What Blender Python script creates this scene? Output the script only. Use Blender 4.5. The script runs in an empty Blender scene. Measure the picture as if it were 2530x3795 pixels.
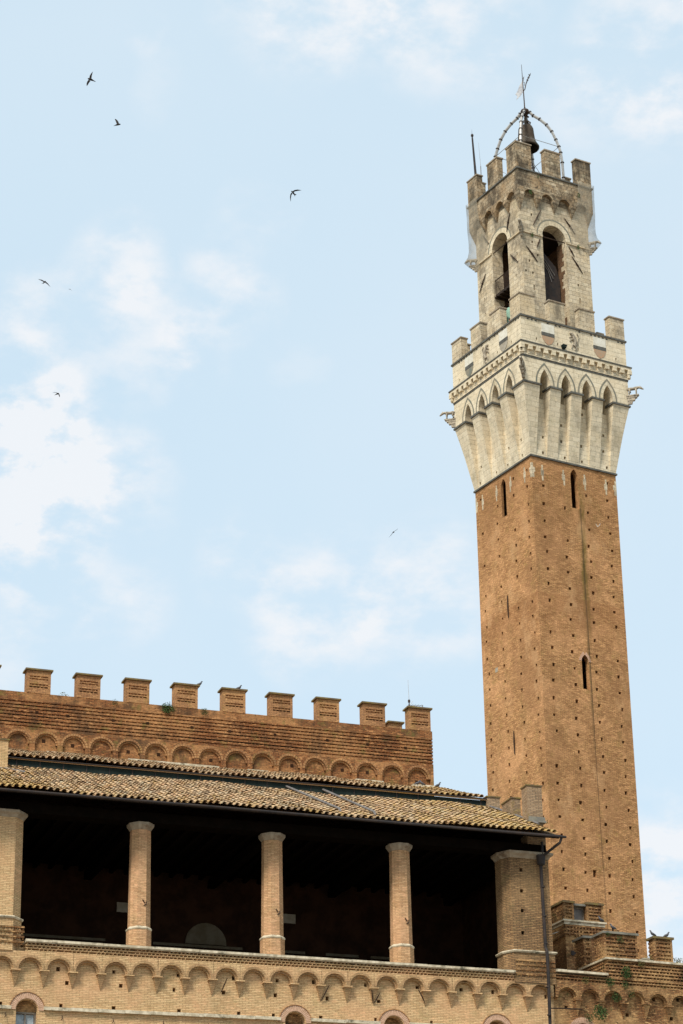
import bpy, bmesh, math, random
from mathutils import Vector, Matrix
import numpy as np
R = math.radians
rng = random.Random(7)
sc = bpy.context.scene
col = sc.collection

# ------------------------------------------------------------------ camera
FPX, PITCH, ROLL = 8990.0, R(23.33), R(-0.992)
CAM = Vector((0, 0, 1.6))
fwd = Vector((0, math.cos(PITCH), math.sin(PITCH)))
up0 = Vector((0, -math.sin(PITCH), math.cos(PITCH)))
rt = Vector((math.cos(ROLL), 0, 0)) + up0 * math.sin(ROLL)
upv = Vector((-math.sin(ROLL), 0, 0)) + up0 * math.cos(ROLL)
cam_d = bpy.data.cameras.new("camera")
cam = bpy.data.objects.new("camera", cam_d)
col.objects.link(cam)
m = Matrix((rt, upv, -fwd)).transposed().to_4x4()
m.translation = CAM
cam.matrix_world = m
cam_d.sensor_fit = 'VERTICAL'
cam_d.sensor_height = 36.0
cam_d.lens = FPX / 3795 * 36.0
cam_d.clip_start = 0.5
cam_d.clip_end = 6000
sc.camera = cam

def ray(u, v):
    return (fwd + rt * ((u - 1265) / FPX) - upv * ((v - 1897.5) / FPX)).normalized()

# ------------------------------------------------------------------ light
SUN_EL, SUN_AZ = R(50), R(206)          # azimuth of the sun, clockwise from +Y
sun_d = bpy.data.lights.new("sun", 'SUN')
sun_d.energy = 2.2
sun_d.angle = R(14)
sun_d.color = (1.0, 0.94, 0.84)
sun = bpy.data.objects.new("sun", sun_d)
col.objects.link(sun)
sdir = Vector((math.sin(SUN_AZ) * math.cos(SUN_EL), math.cos(SUN_AZ) * math.cos(SUN_EL), math.sin(SUN_EL)))
sun.rotation_euler = (-sdir).to_track_quat('-Z', 'Y').to_euler()

w = bpy.data.worlds.new("World")
sc.world = w
w.use_nodes = True
nt = w.node_tree
N, L = nt.nodes, nt.links
N.clear()
out = N.new('ShaderNodeOutputWorld')
bg = N.new('ShaderNodeBackground')
bg.inputs['Strength'].default_value = 0.1
L.new(bg.outputs[0], out.inputs[0])
sky = N.new('ShaderNodeTexSky')
sky.sky_type = 'NISHITA'
sky.sun_disc = False
sky.sun_elevation = SUN_EL
sky.sun_rotation = SUN_AZ
tc = N.new('ShaderNodeTexCoord')
def wmath(op, a, b=None, clamp=False):
    n = N.new('ShaderNodeMath'); n.operation = op; n.use_clamp = clamp
    for i, x in enumerate((a, b)):
        if x is None: continue
        if isinstance(x, (int, float)): n.inputs[i].default_value = x
        else: L.new(x, n.inputs[i])
    return n.outputs[0]
nz1 = N.new('ShaderNodeTexNoise'); nz1.inputs['Scale'].default_value = 11; nz1.inputs['Detail'].default_value = 8; nz1.inputs['Roughness'].default_value = .6
L.new(tc.outputs['Generated'], nz1.inputs['Vector'])
vm = N.new('ShaderNodeVectorMath'); vm.operation = 'MULTIPLY_ADD'
L.new(nz1.outputs['Color'], vm.inputs[0]); vm.inputs[1].default_value = (.05, .05, .05); vm.inputs[2].default_value = (-.025, -.025, -.025)
va = N.new('ShaderNodeVectorMath'); va.operation = 'ADD'
L.new(tc.outputs['Generated'], va.inputs[0]); L.new(vm.outputs[0], va.inputs[1])
vn = N.new('ShaderNodeVectorMath'); vn.operation = 'NORMALIZE'; L.new(va.outputs[0], vn.inputs[0])
BLOBS = [  # direction given through a photo position, radius in px, weight
    (-120, 1640, 500, 1.15), (110, 1480, 320, .8), (80, 1880, 400, .95), (440, 1790, 260, .6), (260, 1680, 320, .6), (150, 2060, 260, .4),
    (130, 1130, 220, .65), (430, 1000, 240, .7), (850, 1080, 220, .65), (520, 1250, 280, .6), (700, 1290, 180, .4),
    (1200, -60, 470, .95), (1650, 90, 400, .75), (2450, 200, 420, .75), (2250, 400, 280, .5),
    (880, 2080, 240, .5), (1180, 2270, 340, .8), (1580, 2210, 330, .75), (430, 2250, 240, .55), (180, 2250, 180, .4),
    (2560, 3450, 500, 1.1), (2440, 3120, 240, .35), (960, 770, 170, .25), (880, 860, 140, .2), (-60, 2420, 240, .5), (560, 160, 120, .35), (620, 370, 150, .2), (1090, 1290, 130, .2)]
acc = None
for (u, v, r, wt) in BLOBS:
    d = ray(u, v)
    dp = N.new('ShaderNodeVectorMath'); dp.operation = 'DOT_PRODUCT'
    L.new(vn.outputs[0], dp.inputs[0]); dp.inputs[1].default_value = d
    mr = N.new('ShaderNodeMapRange'); mr.interpolation_type = 'SMOOTHSTEP'
    L.new(dp.outputs['Value'], mr.inputs['Value'])
    mr.inputs['From Min'].default_value = math.cos(r / FPX); mr.inputs['From Max'].default_value = 1
    mr.inputs['To Min'].default_value = 0; mr.inputs['To Max'].default_value = wt
    acc = mr.outputs[0] if acc is None else wmath('ADD', acc, mr.outputs[0])
nz2 = N.new('ShaderNodeTexNoise'); nz2.inputs['Scale'].default_value = 30; nz2.inputs['Detail'].default_value = 9; nz2.inputs['Roughness'].default_value = .58
mp = N.new('ShaderNodeMapping'); mp.inputs['Scale'].default_value = (1, 1, 1.7); mp.inputs['Rotation'].default_value = (0, R(-20), 0)
L.new(tc.outputs['Generated'], mp.inputs[0]); L.new(mp.outputs[0], nz2.inputs['Vector'])
nm_ = N.new('ShaderNodeMapRange'); nm_.interpolation_type = 'SMOOTHSTEP'; L.new(nz2.outputs['Fac'], nm_.inputs['Value']); nm_.inputs['From Min'].default_value = .36; nm_.inputs['From Max'].default_value = .68; nm_.inputs['To Max'].default_value = 1.25; nmod = nm_.outputs[0]
mask = wmath('MULTIPLY', acc, nmod, True)
nz3 = N.new('ShaderNodeTexNoise'); nz3.inputs['Scale'].default_value = 5; nz3.inputs['Detail'].default_value = 5
L.new(tc.outputs['Generated'], nz3.inputs['Vector'])
gen = N.new('ShaderNodeMapRange'); L.new(nz3.outputs['Fac'], gen.inputs['Value'])
gen.inputs['From Min'].default_value = .4; gen.inputs['From Max'].default_value = .8; gen.inputs['To Max'].default_value = .22
mask = wmath('ADD', mask, gen.outputs[0], True)
veil = N.new('ShaderNodeMix'); veil.data_type = 'RGBA'       # thin high veil over the blue
veil.inputs['Factor'].default_value = .88
L.new(sky.outputs[0], veil.inputs['A']); veil.inputs['B'].default_value = (3.25, 4.05, 4.60, 1)
cl = N.new('ShaderNodeMix'); cl.data_type = 'RGBA'
mask = wmath('MULTIPLY', mask, .82)
L.new(mask, cl.inputs['Factor']); L.new(veil.outputs['Result'], cl.inputs['A']); cl.inputs['B'].default_value = (4.45, 4.50, 4.62, 1)
L.new(cl.outputs['Result'], bg.inputs['Color'])

vs = sc.view_settings
vs.view_transform = 'Standard'
vs.look = 'None'
vs.exposure = 1.05
vs.gamma = 1
sc.cycles.max_bounces = 6

# ------------------------------------------------------------------ helpers
class MB:
    def __init__(s): s.v = []; s.f = []; s.t = []; s.g = []
    def add(s, vs_, fs, t=0.5):
        o = len(s.v); s.v += [tuple(p) for p in vs_]
        n0 = len(s.f)
        for f in fs: s.f.append(tuple(i + o for i in f)); s.t.append(t)
        s.g.append((o, len(s.v), n0, len(s.f)))
    def box(s, x0, x1, y0, y1, z0, z1, t=.5):
        s.add([(x0,y0,z0),(x1,y0,z0),(x1,y1,z0),(x0,y1,z0),(x0,y0,z1),(x1,y0,z1),(x1,y1,z1),(x0,y1,z1)],
              [(3,2,1,0),(4,5,6,7),(0,1,5,4),(1,2,6,5),(2,3,7,6),(3,0,4,7)], t)
    def frus(s, a, z0, b, z1):      # rect a=(x0,x1,y0,y1) at z0 to b at z1
        s.add([(a[0],a[2],z0),(a[1],a[2],z0),(a[1],a[3],z0),(a[0],a[3],z0),(b[0],b[2],z1),(b[1],b[2],z1),(b[1],b[3],z1),(b[0],b[3],z1)],
              [(3,2,1,0),(4,5,6,7),(0,1,5,4),(1,2,6,5),(2,3,7,6),(3,0,4,7)])
    def prism(s, poly, y0, y1, axis='y', t=.5):  # poly of (x,z) counter-clockwise seen from -y
        n = len(poly)
        if axis == 'y': a = [(x, y0, z) for x, z in poly]; b = [(x, y1, z) for x, z in poly]
        elif axis == 'x': a = [(y0, -x, z) for x, z in poly]; b = [(y1, -x, z) for x, z in poly]
        else: a = [(x, z, y0) for x, z in poly]; b = [(x, z, y1) for x, z in poly]
        fs = [tuple(range(n)), tuple(range(2*n-1, n-1, -1))]
        fs += [(i, n+i, n+(i+1) % n, (i+1) % n) for i in range(n)]
        if axis == 'z': fs = [tuple(reversed(f)) for f in fs]
        s.add(a + b, fs, t)
    def tube(s, pts, rad, n=6, cap=True):
        pts = [Vector(p) for p in pts]; k = len(pts)
        rads = rad if isinstance(rad, (list, tuple)) else [rad]*k
        vs_, fs = [], []
        prev = None
        for i, p in enumerate(pts):
            d = (pts[min(i+1, k-1)] - pts[max(i-1, 0)]).normalized()
            a = Vector((0,0,1)) if abs(d.z) < .9 else Vector((1,0,0))
            if prev is not None:
                e1 = (prev - d*prev.dot(d)).normalized()
            else: e1 = a.cross(d).normalized()
            prev = e1; e2 = d.cross(e1)
            for j in range(n):
                an = 2*math.pi*j/n
                vs_.append(p + (e1*math.cos(an) + e2*math.sin(an))*rads[i])
        for i in range(k-1):
            for j in range(n):
                fs.append((i*n+j, i*n+(j+1) % n, (i+1)*n+(j+1) % n, (i+1)*n+j))
        if cap: fs += [tuple(range(n-1, -1, -1)), tuple(range((k-1)*n, k*n))]
        s.add(vs_, fs)
    def lathe(s, prof, cx, cy, n=20, cap=True):
        vs_, fs = [], []
        for r, z in prof:
            for j in range(n):
                a = 2*math.pi*j/n; vs_.append((cx + r*math.cos(a), cy + r*math.sin(a), z))
        for i in range(len(prof)-1):
            for j in range(n): fs.append((i*n+j, i*n+(j+1) % n, (i+1)*n+(j+1) % n, (i+1)*n+j))
        if cap: fs += [tuple(range(n-1, -1, -1)), tuple(range((len(prof)-1)*n, len(prof)*n))]
        s.add(vs_, fs)
    def build(s, name, mat, parent=None, loc=(0,0,0), fix=True, smooth=False, attr=False):
        me = bpy.data.meshes.new(name)
        me.from_pydata(s.v, [], s.f)
        if attr:
            a = me.attributes.new('tint', 'FLOAT', 'FACE'); a.data.foreach_set('value', s.t)
        if fix:
            bm = bmesh.new(); bm.from_mesh(me); bmesh.ops.recalc_face_normals(bm, faces=bm.faces); bm.to_mesh(me); bm.free()
        if smooth: me.polygons.foreach_set('use_smooth', [True]*len(me.polygons))
        me.materials.append(mat)
        o = bpy.data.objects.new(name, me); col.objects.link(o)
        if parent: o.parent = parent
        o.location = loc
        return o

def build_each(mb, name, mat, parent, **kw):
    # every add() call becomes an object of its own
    res = []
    for (v0, v1, f0, f1) in mb.g:
        q = MB(); q.v = mb.v[v0:v1]; q.f = [tuple(i-v0 for i in f) for f in mb.f[f0:f1]]; q.t = mb.t[f0:f1]
        res.append(q.build(name, mat, parent, **kw))
    return res
def cut(o, cutter_mb, solver='EXACT'):
    c = cutter_mb.build('cutter', o.data.materials[0])
    c.parent = o.parent; c.location = o.location
    md = o.modifiers.new('b', 'BOOLEAN'); md.operation = 'DIFFERENCE'; md.object = c; md.solver = solver
    if solver == 'EXACT': md.use_self = False
    bpy.context.view_layer.update()
    dg = bpy.context.evaluated_depsgraph_get()
    me = bpy.data.meshes.new_from_object(o.evaluated_get(dg))
    o.modifiers.clear(); o.data = me
    cm = c.data; bpy.data.objects.remove(c); bpy.data.meshes.remove(cm)

def tag(o, label, cat, group=None, kind=None):
    o['label'] = label; o['category'] = cat
    if group: o['group'] = group
    if kind: o['kind'] = kind
    return o
def empty(name, loc, rz=0):
    o = bpy.data.objects.new(name, None); o.empty_display_size = .3
    col.objects.link(o); o.location = loc; o.rotation_euler = (0, 0, rz); return o
def copy(o, loc, parent=None, children=True):
    c = o.copy(); col.objects.link(c)
    if parent: c.parent = parent
    c.location = loc
    if children:
        for ch in list(o.children):
            d = ch.copy(); col.objects.link(d); d.parent = c
            d.matrix_parent_inverse = ch.matrix_parent_inverse.copy()
    return c

# ------------------------------------------------------------------ materials
def newmat(name):
    mt = bpy.data.materials.new(name); mt.use_nodes = True
    t = mt.node_tree; t.nodes.clear()
    o = t.nodes.new('ShaderNodeOutputMaterial'); b = t.nodes.new('ShaderNodeBsdfPrincipled')
    b.inputs['Specular IOR Level'].default_value = .15
    b.inputs['Roughness'].default_value = .95
    t.links.new(b.outputs[0], o.inputs[0])
    return mt, t, b, o
class G:   # little node graph helper
    def __init__(s, t): s.t = t
    def n(s, typ, **kw):
        x = s.t.nodes.new(typ)
        for k, v in kw.items(): setattr(x, k, v)
        return x
    def l(s, a, b): s.t.links.new(a, b)
    def math(s, op, a, b=None, c=None, clamp=False):
        x = s.n('ShaderNodeMath', operation=op, use_clamp=clamp)
        for i, q in enumerate((a, b, c)):
            if q is None: continue
            if isinstance(q, (int, float)): x.inputs[i].default_value = q
            else: s.l(q, x.inputs[i])
        return x.outputs[0]
    def mix(s, f, a, b, bt='MIX'):
        x = s.n('ShaderNodeMix', data_type='RGBA', blend_type=bt)
        for nm, q in (('Factor', f), ('A', a), ('B', b)):
            if isinstance(q, (int, float)): x.inputs[nm].default_value = q
            elif isinstance(q, (tuple, list)): x.inputs[nm].default_value = (*q[:3], 1)
            else: s.l(q, x.inputs[nm])
        return x.outputs['Result']
    def noise(s, vec, scale, detail=4, rough=.55, sc3=None):
        if sc3:
            mp_ = s.n('ShaderNodeMapping'); mp_.inputs['Scale'].default_value = sc3; s.l(vec, mp_.inputs[0]); vec = mp_.outputs[0]
        x = s.n('ShaderNodeTexNoise'); x.inputs['Scale'].default_value = scale; x.inputs['Detail'].default_value = detail; x.inputs['Roughness'].default_value = rough
        s.l(vec, x.inputs['Vector']); return x.outputs['Fac']
    def ramp(s, v, a, b, lo=0, hi=1, smooth=True):
        x = s.n('ShaderNodeMapRange')
        if smooth: x.interpolation_type = 'SMOOTHSTEP'
        s.l(v, x.inputs['Value']); x.inputs['From Min'].default_value = a; x.inputs['From Max'].default_value = b
        x.inputs['To Min'].default_value = lo; x.inputs['To Max'].default_value = hi
        return x.outputs[0]

def masonry(name, c1, c2, mortar, bw, rh, ms=.012, c3=None, p3=.4, dark=None, pd=.5, moss=None, pm=.35, bump=.4, extra=None, vary=.25, dt=0.0):
    mt, t, b, o = newmat(name); g = G(t)
    tc_ = g.n('ShaderNodeTexCoord'); oi = g.n('ShaderNodeObjectInfo')
    sep = g.n('ShaderNodeSeparateXYZ'); g.l(tc_.outputs['Object'], sep.inputs[0])
    sn = g.n('ShaderNodeSeparateXYZ'); g.l(tc_.outputs['Normal'], sn.inputs[0])
    ax = g.math('ABSOLUTE', sn.outputs['X']); ay = g.math('ABSOLUTE', sn.outputs['Y'])
    sel = g.math('GREATER_THAN', ax, ay)
    mx = g.n('ShaderNodeMix', data_type='FLOAT'); g.l(sel, mx.inputs['Factor']); g.l(sep.outputs['X'], mx.inputs['A']); g.l(sep.outputs['Y'], mx.inputs['B'])
    u = g.math('MULTIPLY_ADD', oi.outputs['Random'], 7.31, mx.outputs['Result'])
    u = g.math('MULTIPLY_ADD', sel, 3.17, u)
    cv = g.n('ShaderNodeCombineXYZ'); g.l(u, cv.inputs[0]); g.l(sep.outputs['Z'], cv.inputs[1])
    # slight waviness of the courses
    wv = g.noise(cv.outputs[0], .9, 2)
    wz = g.math('MULTIPLY_ADD', wv, .03, sep.outputs['Z'])
    cv2 = g.n('ShaderNodeCombineXYZ'); g.l(u, cv2.inputs[0]); g.l(wz, cv2.inputs[1])
    br = g.n('ShaderNodeTexBrick'); br.offset = .5; br.squash = 1
    g.l(cv2.outputs[0], br.inputs['Vector'])
    br.inputs['Scale'].default_value = 1; br.inputs['Brick Width'].default_value = bw; br.inputs['Row Height'].default_value = rh
    br.inputs['Mortar Size'].default_value = ms; br.inputs['Mortar Smooth'].default_value = .3; br.inputs['Bias'].default_value = 0.0
    br.inputs['Color1'].default_value = (*c1, 1); br.inputs['Color2'].default_value = (*c2, 1); br.inputs['Mortar'].default_value = (*mortar, 1)
    c = br.outputs['Color']
    off = g.n('ShaderNodeVectorMath', operation='ADD'); g.l(tc_.outputs['Object'], off.inputs[0])
    ov = g.n('ShaderNodeCombineXYZ'); g.l(g.math('MULTIPLY', oi.outputs['Random'], 40), ov.inputs[0]); g.l(ov.outputs[0], off.inputs[1])
    P = off.outputs[0]
    if c3:
        f = g.ramp(g.noise(P, .55, 6, .65), .42, .68, 0, p3)
        c = g.mix(f, c, c3)
        # single odd coloured bricks in clusters
        f2 = g.ramp(g.noise(P, 3.2, 3, .7, (1, 1, 3.5)), .54, .66, 0, p3*.9)
        c = g.mix(f2, c, tuple(min(1, q*1.35) for q in c3))
    if dark:
        f = g.ramp(g.noise(P, .9, 8, .7, (1, 1, .55)), .5-dt, .72-dt, 0, pd)
        c = g.mix(f, c, dark)
        f = g.ramp(g.noise(P, 5.5, 4, .7), .56-dt*.6, .74-dt*.6, 0, pd)
        c = g.mix(f, c, dark)
    if moss:
        f = g.ramp(g.noise(P, 1.7, 7, .72), .54, .7, 0, pm)
        c = g.mix(f, c, moss)
    if vary:
        v = g.ramp(g.noise(P, 9, 5, .75, (1, 1, 2.6)), .3, .7, 1-vary, 1+vary, False)
        hv = g.n('ShaderNodeHueSaturation'); g.l(v, hv.inputs['Value']); g.l(c, hv.inputs['Color']); c = hv.outputs[0]
    if extra: c = extra(g, c, sep, tc_, sn, sel)
    g.l(c, b.inputs['Base Color'])
    bp = g.n('ShaderNodeBump'); bp.inputs['Strength'].default_value = bump; bp.inputs['Distance'].default_value = .02
    hgt = g.math('MULTIPLY_ADD', g.noise(P, 22, 3), .6, g.math('SUBTRACT', 1, br.outputs['Fac']))
    g.l(hgt, bp.inputs['Height']); g.l(bp.outputs[0], b.inputs['Normal'])
    return mt

def plain(name, c1, c2=None, scale=4, rough=.8, metal=0, dark=None, spec=.2):
    mt, t, b, o = newmat(name); g = G(t)
    tc_ = g.n('ShaderNodeTexCoord')
    cc = g.mix(g.ramp(g.noise(tc_.outputs['Object'], scale, 6, .65), .35, .65), c1, c2 or tuple(q*.7 for q in c1))
    if dark: cc = g.mix(g.ramp(g.noise(tc_.outputs['Object'], scale*.45, 7, .7), .5, .7), cc, dark)
    g.l(cc, b.inputs['Base Color']); b.inputs['Roughness'].default_value = rough; b.inputs['Metallic'].default_value = metal
    b.inputs['Specular IOR Level'].default_value = spec
    return mt

# tower brick: green-yellow run-off below the upper slit on the right-hand face, a darker repaired band
def tower_extra(g, c, sep, tc_, sn, sel):
    x, z = sep.outputs['X'], sep.outputs['Z']
    wob = g.noise(tc_.outputs['Object'], .7, 5, .7)
    dx = g.math('ABSOLUTE', g.math('SUBTRACT', x, g.math('MULTIPLY_ADD', wob, .5, .14)))
    core = g.ramp(dx, .36, .12)
    zz = g.ramp(z, 52.5, 55.5); zt = g.ramp(z, 64.6, 62.8)
    ed = g.ramp(g.noise(tc_.outputs['Object'], 2.4, 5, .7, (1, 1, .35)), .30, .58)
    f = g.math('MULTIPLY', g.math('MULTIPLY', core, zz), g.math('MULTIPLY', zt, ed))
    f = g.math('MULTIPLY', f, g.math('SUBTRACT', 1, sel))
    c = g.mix(g.math('MULTIPLY', f, .78), c, (.10, .083, .014))
    thin = g.math('MULTIPLY', g.ramp(g.math('ABSOLUTE', g.math('SUBTRACT', x, .34)), .13, .03), g.math('MULTIPLY', g.ramp(z, 44, 50), g.ramp(z, 63, 62.4)))
    c = g.mix(g.math('MULTIPLY', g.math('MULTIPLY', thin, .45), g.math('SUBTRACT', 1, sel)), c, (.035, .04, .015))
    # old building joint: redder and darker course zone just under z = 56.3
    wz = g.math('MULTIPLY_ADD', g.noise(tc_.outputs['Object'], 1.2, 2), .25, z)
    band = g.math('MULTIPLY', g.ramp(wz, 56.45, 56.3), g.ramp(wz, 52.5, 56.1))
    c = g.mix(g.math('MULTIPLY', band, .30), c, (.20, .075, .025))
    big = g.noise(tc_.outputs['Object'], .23, 6, .68, (1, 1, .5))
    c = g.mix(g.ramp(big, .48, .66, 0, .5), c, (.23, .115, .05))
    big2 = g.noise(tc_.outputs['Object'], .4, 6, .7, (1.3, 1.3, .8))
    c = g.mix(g.ramp(big2, .54, .68, 0, .4), c, (.60, .36, .18))
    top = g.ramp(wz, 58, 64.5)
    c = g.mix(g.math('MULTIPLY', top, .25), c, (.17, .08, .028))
    return c

M = {}
M['brick_pale'] = masonry('brick_pale', (.64, .445, .235), (.47, .305, .15), (.27, .175, .09), .27, .07, .011, c3=(.55, .31, .165), p3=.5, dark=(.22, .16, .08), pd=.4, moss=(.30, .24, .10), pm=.3, vary=.22)
M['brick_column'] = masonry('brick_column', (.56, .35, .185), (.41, .235, .115), (.25, .15, .08), .27, .07, .009, c3=(.58, .32, .18), p3=.5, dark=(.19, .125, .065), pd=.45, moss=(.26, .19, .08), pm=.3, vary=.2)
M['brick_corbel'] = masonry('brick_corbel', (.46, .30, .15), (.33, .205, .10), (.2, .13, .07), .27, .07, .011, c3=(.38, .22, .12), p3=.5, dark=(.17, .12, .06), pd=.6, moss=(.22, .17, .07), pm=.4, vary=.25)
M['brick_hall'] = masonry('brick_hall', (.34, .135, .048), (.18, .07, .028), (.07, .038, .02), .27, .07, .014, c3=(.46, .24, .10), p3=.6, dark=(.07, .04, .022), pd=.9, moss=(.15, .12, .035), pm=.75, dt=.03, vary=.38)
M['brick_merlon'] = masonry('brick_merlon', (.44, .225, .10), (.29, .135, .06), (.13, .075, .042), .27, .07, .012, c3=(.49, .28, .12), p3=.5, dark=(.13, .075, .035), pd=.5, moss=(.20, .15, .03), pm=.5, vary=.32)
M['brick_tower'] = masonry('brick_tower', (.57, .305, .125), (.33, .155, .06), (.14, .083, .042), .29, .075, .014, c3=(.60, .32, .15), p3=.55, dark=(.17, .115, .04), pd=.42, moss=(.24, .18, .045), pm=.38, vary=.46, extra=tower_extra)
M['brick_wing'] = masonry('brick_wing', (.31, .15, .06), (.17, .075, .032), (.065, .04, .022), .27, .07, .014, c3=(.47, .29, .13), p3=.75, dark=(.05, .038, .018), pd=.9, moss=(.075, .078, .028), pm=.7, vary=.42)
M['brick_grey'] = masonry('brick_grey', (.40, .27, .16), (.24, .15, .085), (.13, .10, .07), .27, .07, .013, c3=(.34, .24, .15), p3=.5, dark=(.10, .085, .055), pd=.7, moss=(.24, .17, .03), pm=.6, vary=.34)
M['brick_pier'] = masonry('brick_pier', (.33, .195, .09), (.20, .112, .052), (.075, .05, .032), .27, .075, .017, c3=(.40, .25, .12), p3=.4, dark=(.10, .075, .038), pd=.65, moss=(.14, .12, .05), pm=.45, vary=.28)
M['brick_dark'] = masonry('brick_dark', (.075, .042, .024), (.05, .027, .016), (.03, .018, .012), .27, .07, .012, vary=.3)
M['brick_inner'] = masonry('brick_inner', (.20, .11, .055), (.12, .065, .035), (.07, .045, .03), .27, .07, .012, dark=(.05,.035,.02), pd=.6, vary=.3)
M['brick_red'] = masonry('brick_red', (.52, .26, .16), (.44, .21, .125), (.24, .13, .08), .07, .5, .008, vary=.15)
M['travertine'] = masonry('travertine', (.69, .60, .44), (.58, .495, .35), (.34, .285, .195), .72, .33, .010, c3=(.66, .53, .35), p3=.45, dark=(.25, .215, .15), pd=.55, moss=(.40, .35, .20), pm=.4, vary=.17, bump=.6, dt=.03)
M['travertine_grey'] = masonry('travertine_grey', (.60, .51, .365), (.44, .36, .25), (.22, .175, .12), .55, .30, .011, c3=(.50, .38, .22), p3=.55, dark=(.15, .125, .09), pd=.85, moss=(.27, .25, .17), pm=.6, vary=.28, bump=.7, dt=.03)
M['travertine_stained'] = masonry('travertine_stained', (.50, .41, .28), (.25, .185, .115), (.10, .075, .05), .42, .27, .013, c3=(.32, .21, .11), p3=.85, dark=(.06, .048, .034), pd=.9, moss=(.14, .12, .07), pm=.7, vary=.4, bump=.8, dt=.07)
M['dark_stone'] = plain('dark_stone', (.115, .115, .10), (.07, .065, .055), 3)
M['serpentine'] = plain('serpentine', (.15, .16, .13), (.24, .21, .155), 2.5)
M['ledge_stone'] = plain('ledge_stone', (.62, .54, .40), (.38, .32, .22), 4.5, dark=(.11, .10, .065))
M['lichen_cap'] = plain('lichen_cap', (.115, .08, .05), (.19, .14, .045), 3.5, dark=(.09, .08, .04))
M['grey_cap'] = plain('grey_cap', (.16, .15, .13), (.24, .22, .17), 3, dark=(.09, .08, .06))
M['white_marble'] = plain('white_marble', (.66, .63, .54), (.54, .50, .40), 3)
M['cap_stone'] = plain('cap_stone', (.25, .19, .13), (.32, .27, .2), 4, dark=(.13, .09, .06))
M['timber'] = plain('timber', (.035, .022, .014), (.02, .013, .009), 3)
M['shade_dark_timber'] = plain('shade_dark_timber', (.008, .0055, .004), (.005, .004, .003), 3, 1, spec=0)  # timber darkened in colour to stand for shade under roof and eaves
M['shade_dark_wall'] = plain('shade_dark_wall', (.045, .022, .013), (.022, .012, .008), 1.2, 1, spec=0)  # wall colour taken near black in place of the interior shade
M['lunette'] = plain('lunette', (.15, .125, .085), (.11, .085, .05), 2)
M['iron'] = plain('iron', (.035, .022, .016), (.06, .035, .022), 8, .6, .3)
M['gutter'] = plain('gutter', (.045, .033, .028), (.025, .022, .022), 3, .7, .1)
M['lead'] = plain('lead', (.20, .18, .165), (.13, .12, .115), 3, .6, .2)
M['galvanised'] = plain('galvanised', (.42, .41, .38), (.30, .28, .26), 5, .5, .4)
M['green_sheet'] = plain('green_sheet', (.012, .020, .019), (.022, .030, .027), 1.2, .9, spec=.05)
M['bronze'] = plain('bronze', (.055, .038, .026), (.085, .07, .05), 3, .8, .1, dark=(.04, .028, .02))
M['bell_inside'] = plain('bell_inside', (.01, .008, .006), (.016, .012, .009), 3, .9)
M['verdigris'] = plain('verdigris', (.22, .36, .27), (.16, .27, .2), 4, .6)
M['bird'] = plain('bird', (.012, .010, .010), (.03, .023, .018), 30, .7)
M['bird_pale'] = plain('bird_pale', (.55, .52, .47), (.4, .36, .3), 30, .7)
M['pigeon'] = plain('pigeon', (.05, .05, .055), (.12, .12, .13), 14, .6)
M['white_metal'] = plain('white_metal', (.50, .50, .50), (.30, .31, .34), 4, .6)
M['wolf_stone'] = plain('wolf_stone', (.42, .36, .27), (.2, .17, .13), 6, dark=(.10, .09, .07))
M['ground'] = plain('ground', (.30, .25, .19), (.24, .2, .155), .3)
M['glass'] = plain('glass', (.05, .06, .07), (.09, .10, .11), 2, .15, 0, spec=.6)
M['curtain'] = plain('curtain', (.40, .47, .50), (.28, .33, .37), 6, .8)
M['frame_wood'] = plain('frame_wood', (.22, .19, .15), (.13, .11, .09), 6, .6)
M['skin'] = plain('skin', (.50, .27, .18), (.45, .23, .15), 6)
M['shirt'] = plain('shirt', (.02, .20, .14), (.02, .15, .11), 6)
M['trousers'] = plain('trousers', (.03, .035, .06), (.02, .02, .04), 6)
M['hair'] = plain('hair', (.03, .018, .012), (.05, .03, .018), 9)
M['brick_red_plain'] = plain('brick_red_plain', (.56, .36, .25), (.44, .27, .17), 9)
M['tip_brick'] = plain('tip_brick', (.42, .25, .15), (.36, .27, .18), 5)
M['plaster_grey'] = plain('plaster_grey', (.36, .32, .25), (.28, .24, .18), 3)

def leaf_mat():
    mt, t, b, o = newmat('leaf'); g = G(t)
    at = g.n('ShaderNodeAttribute', attribute_name='tint')
    g.l(g.mix(at.outputs['Fac'], (.016, .045, .014), (.075, .115, .035)), b.inputs['Base Color'])
    return mt
M['leaf'] = leaf_mat()
def drygrass_mat():
    mt, t, b, o = newmat('dry_leaf'); g = G(t)
    at = g.n('ShaderNodeAttribute', attribute_name='tint')
    g.l(g.mix(at.outputs['Fac'], (.06, .075, .02), (.20, .17, .06)), b.inputs['Base Color'])
    return mt
M['dry_leaf'] = drygrass_mat()

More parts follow.
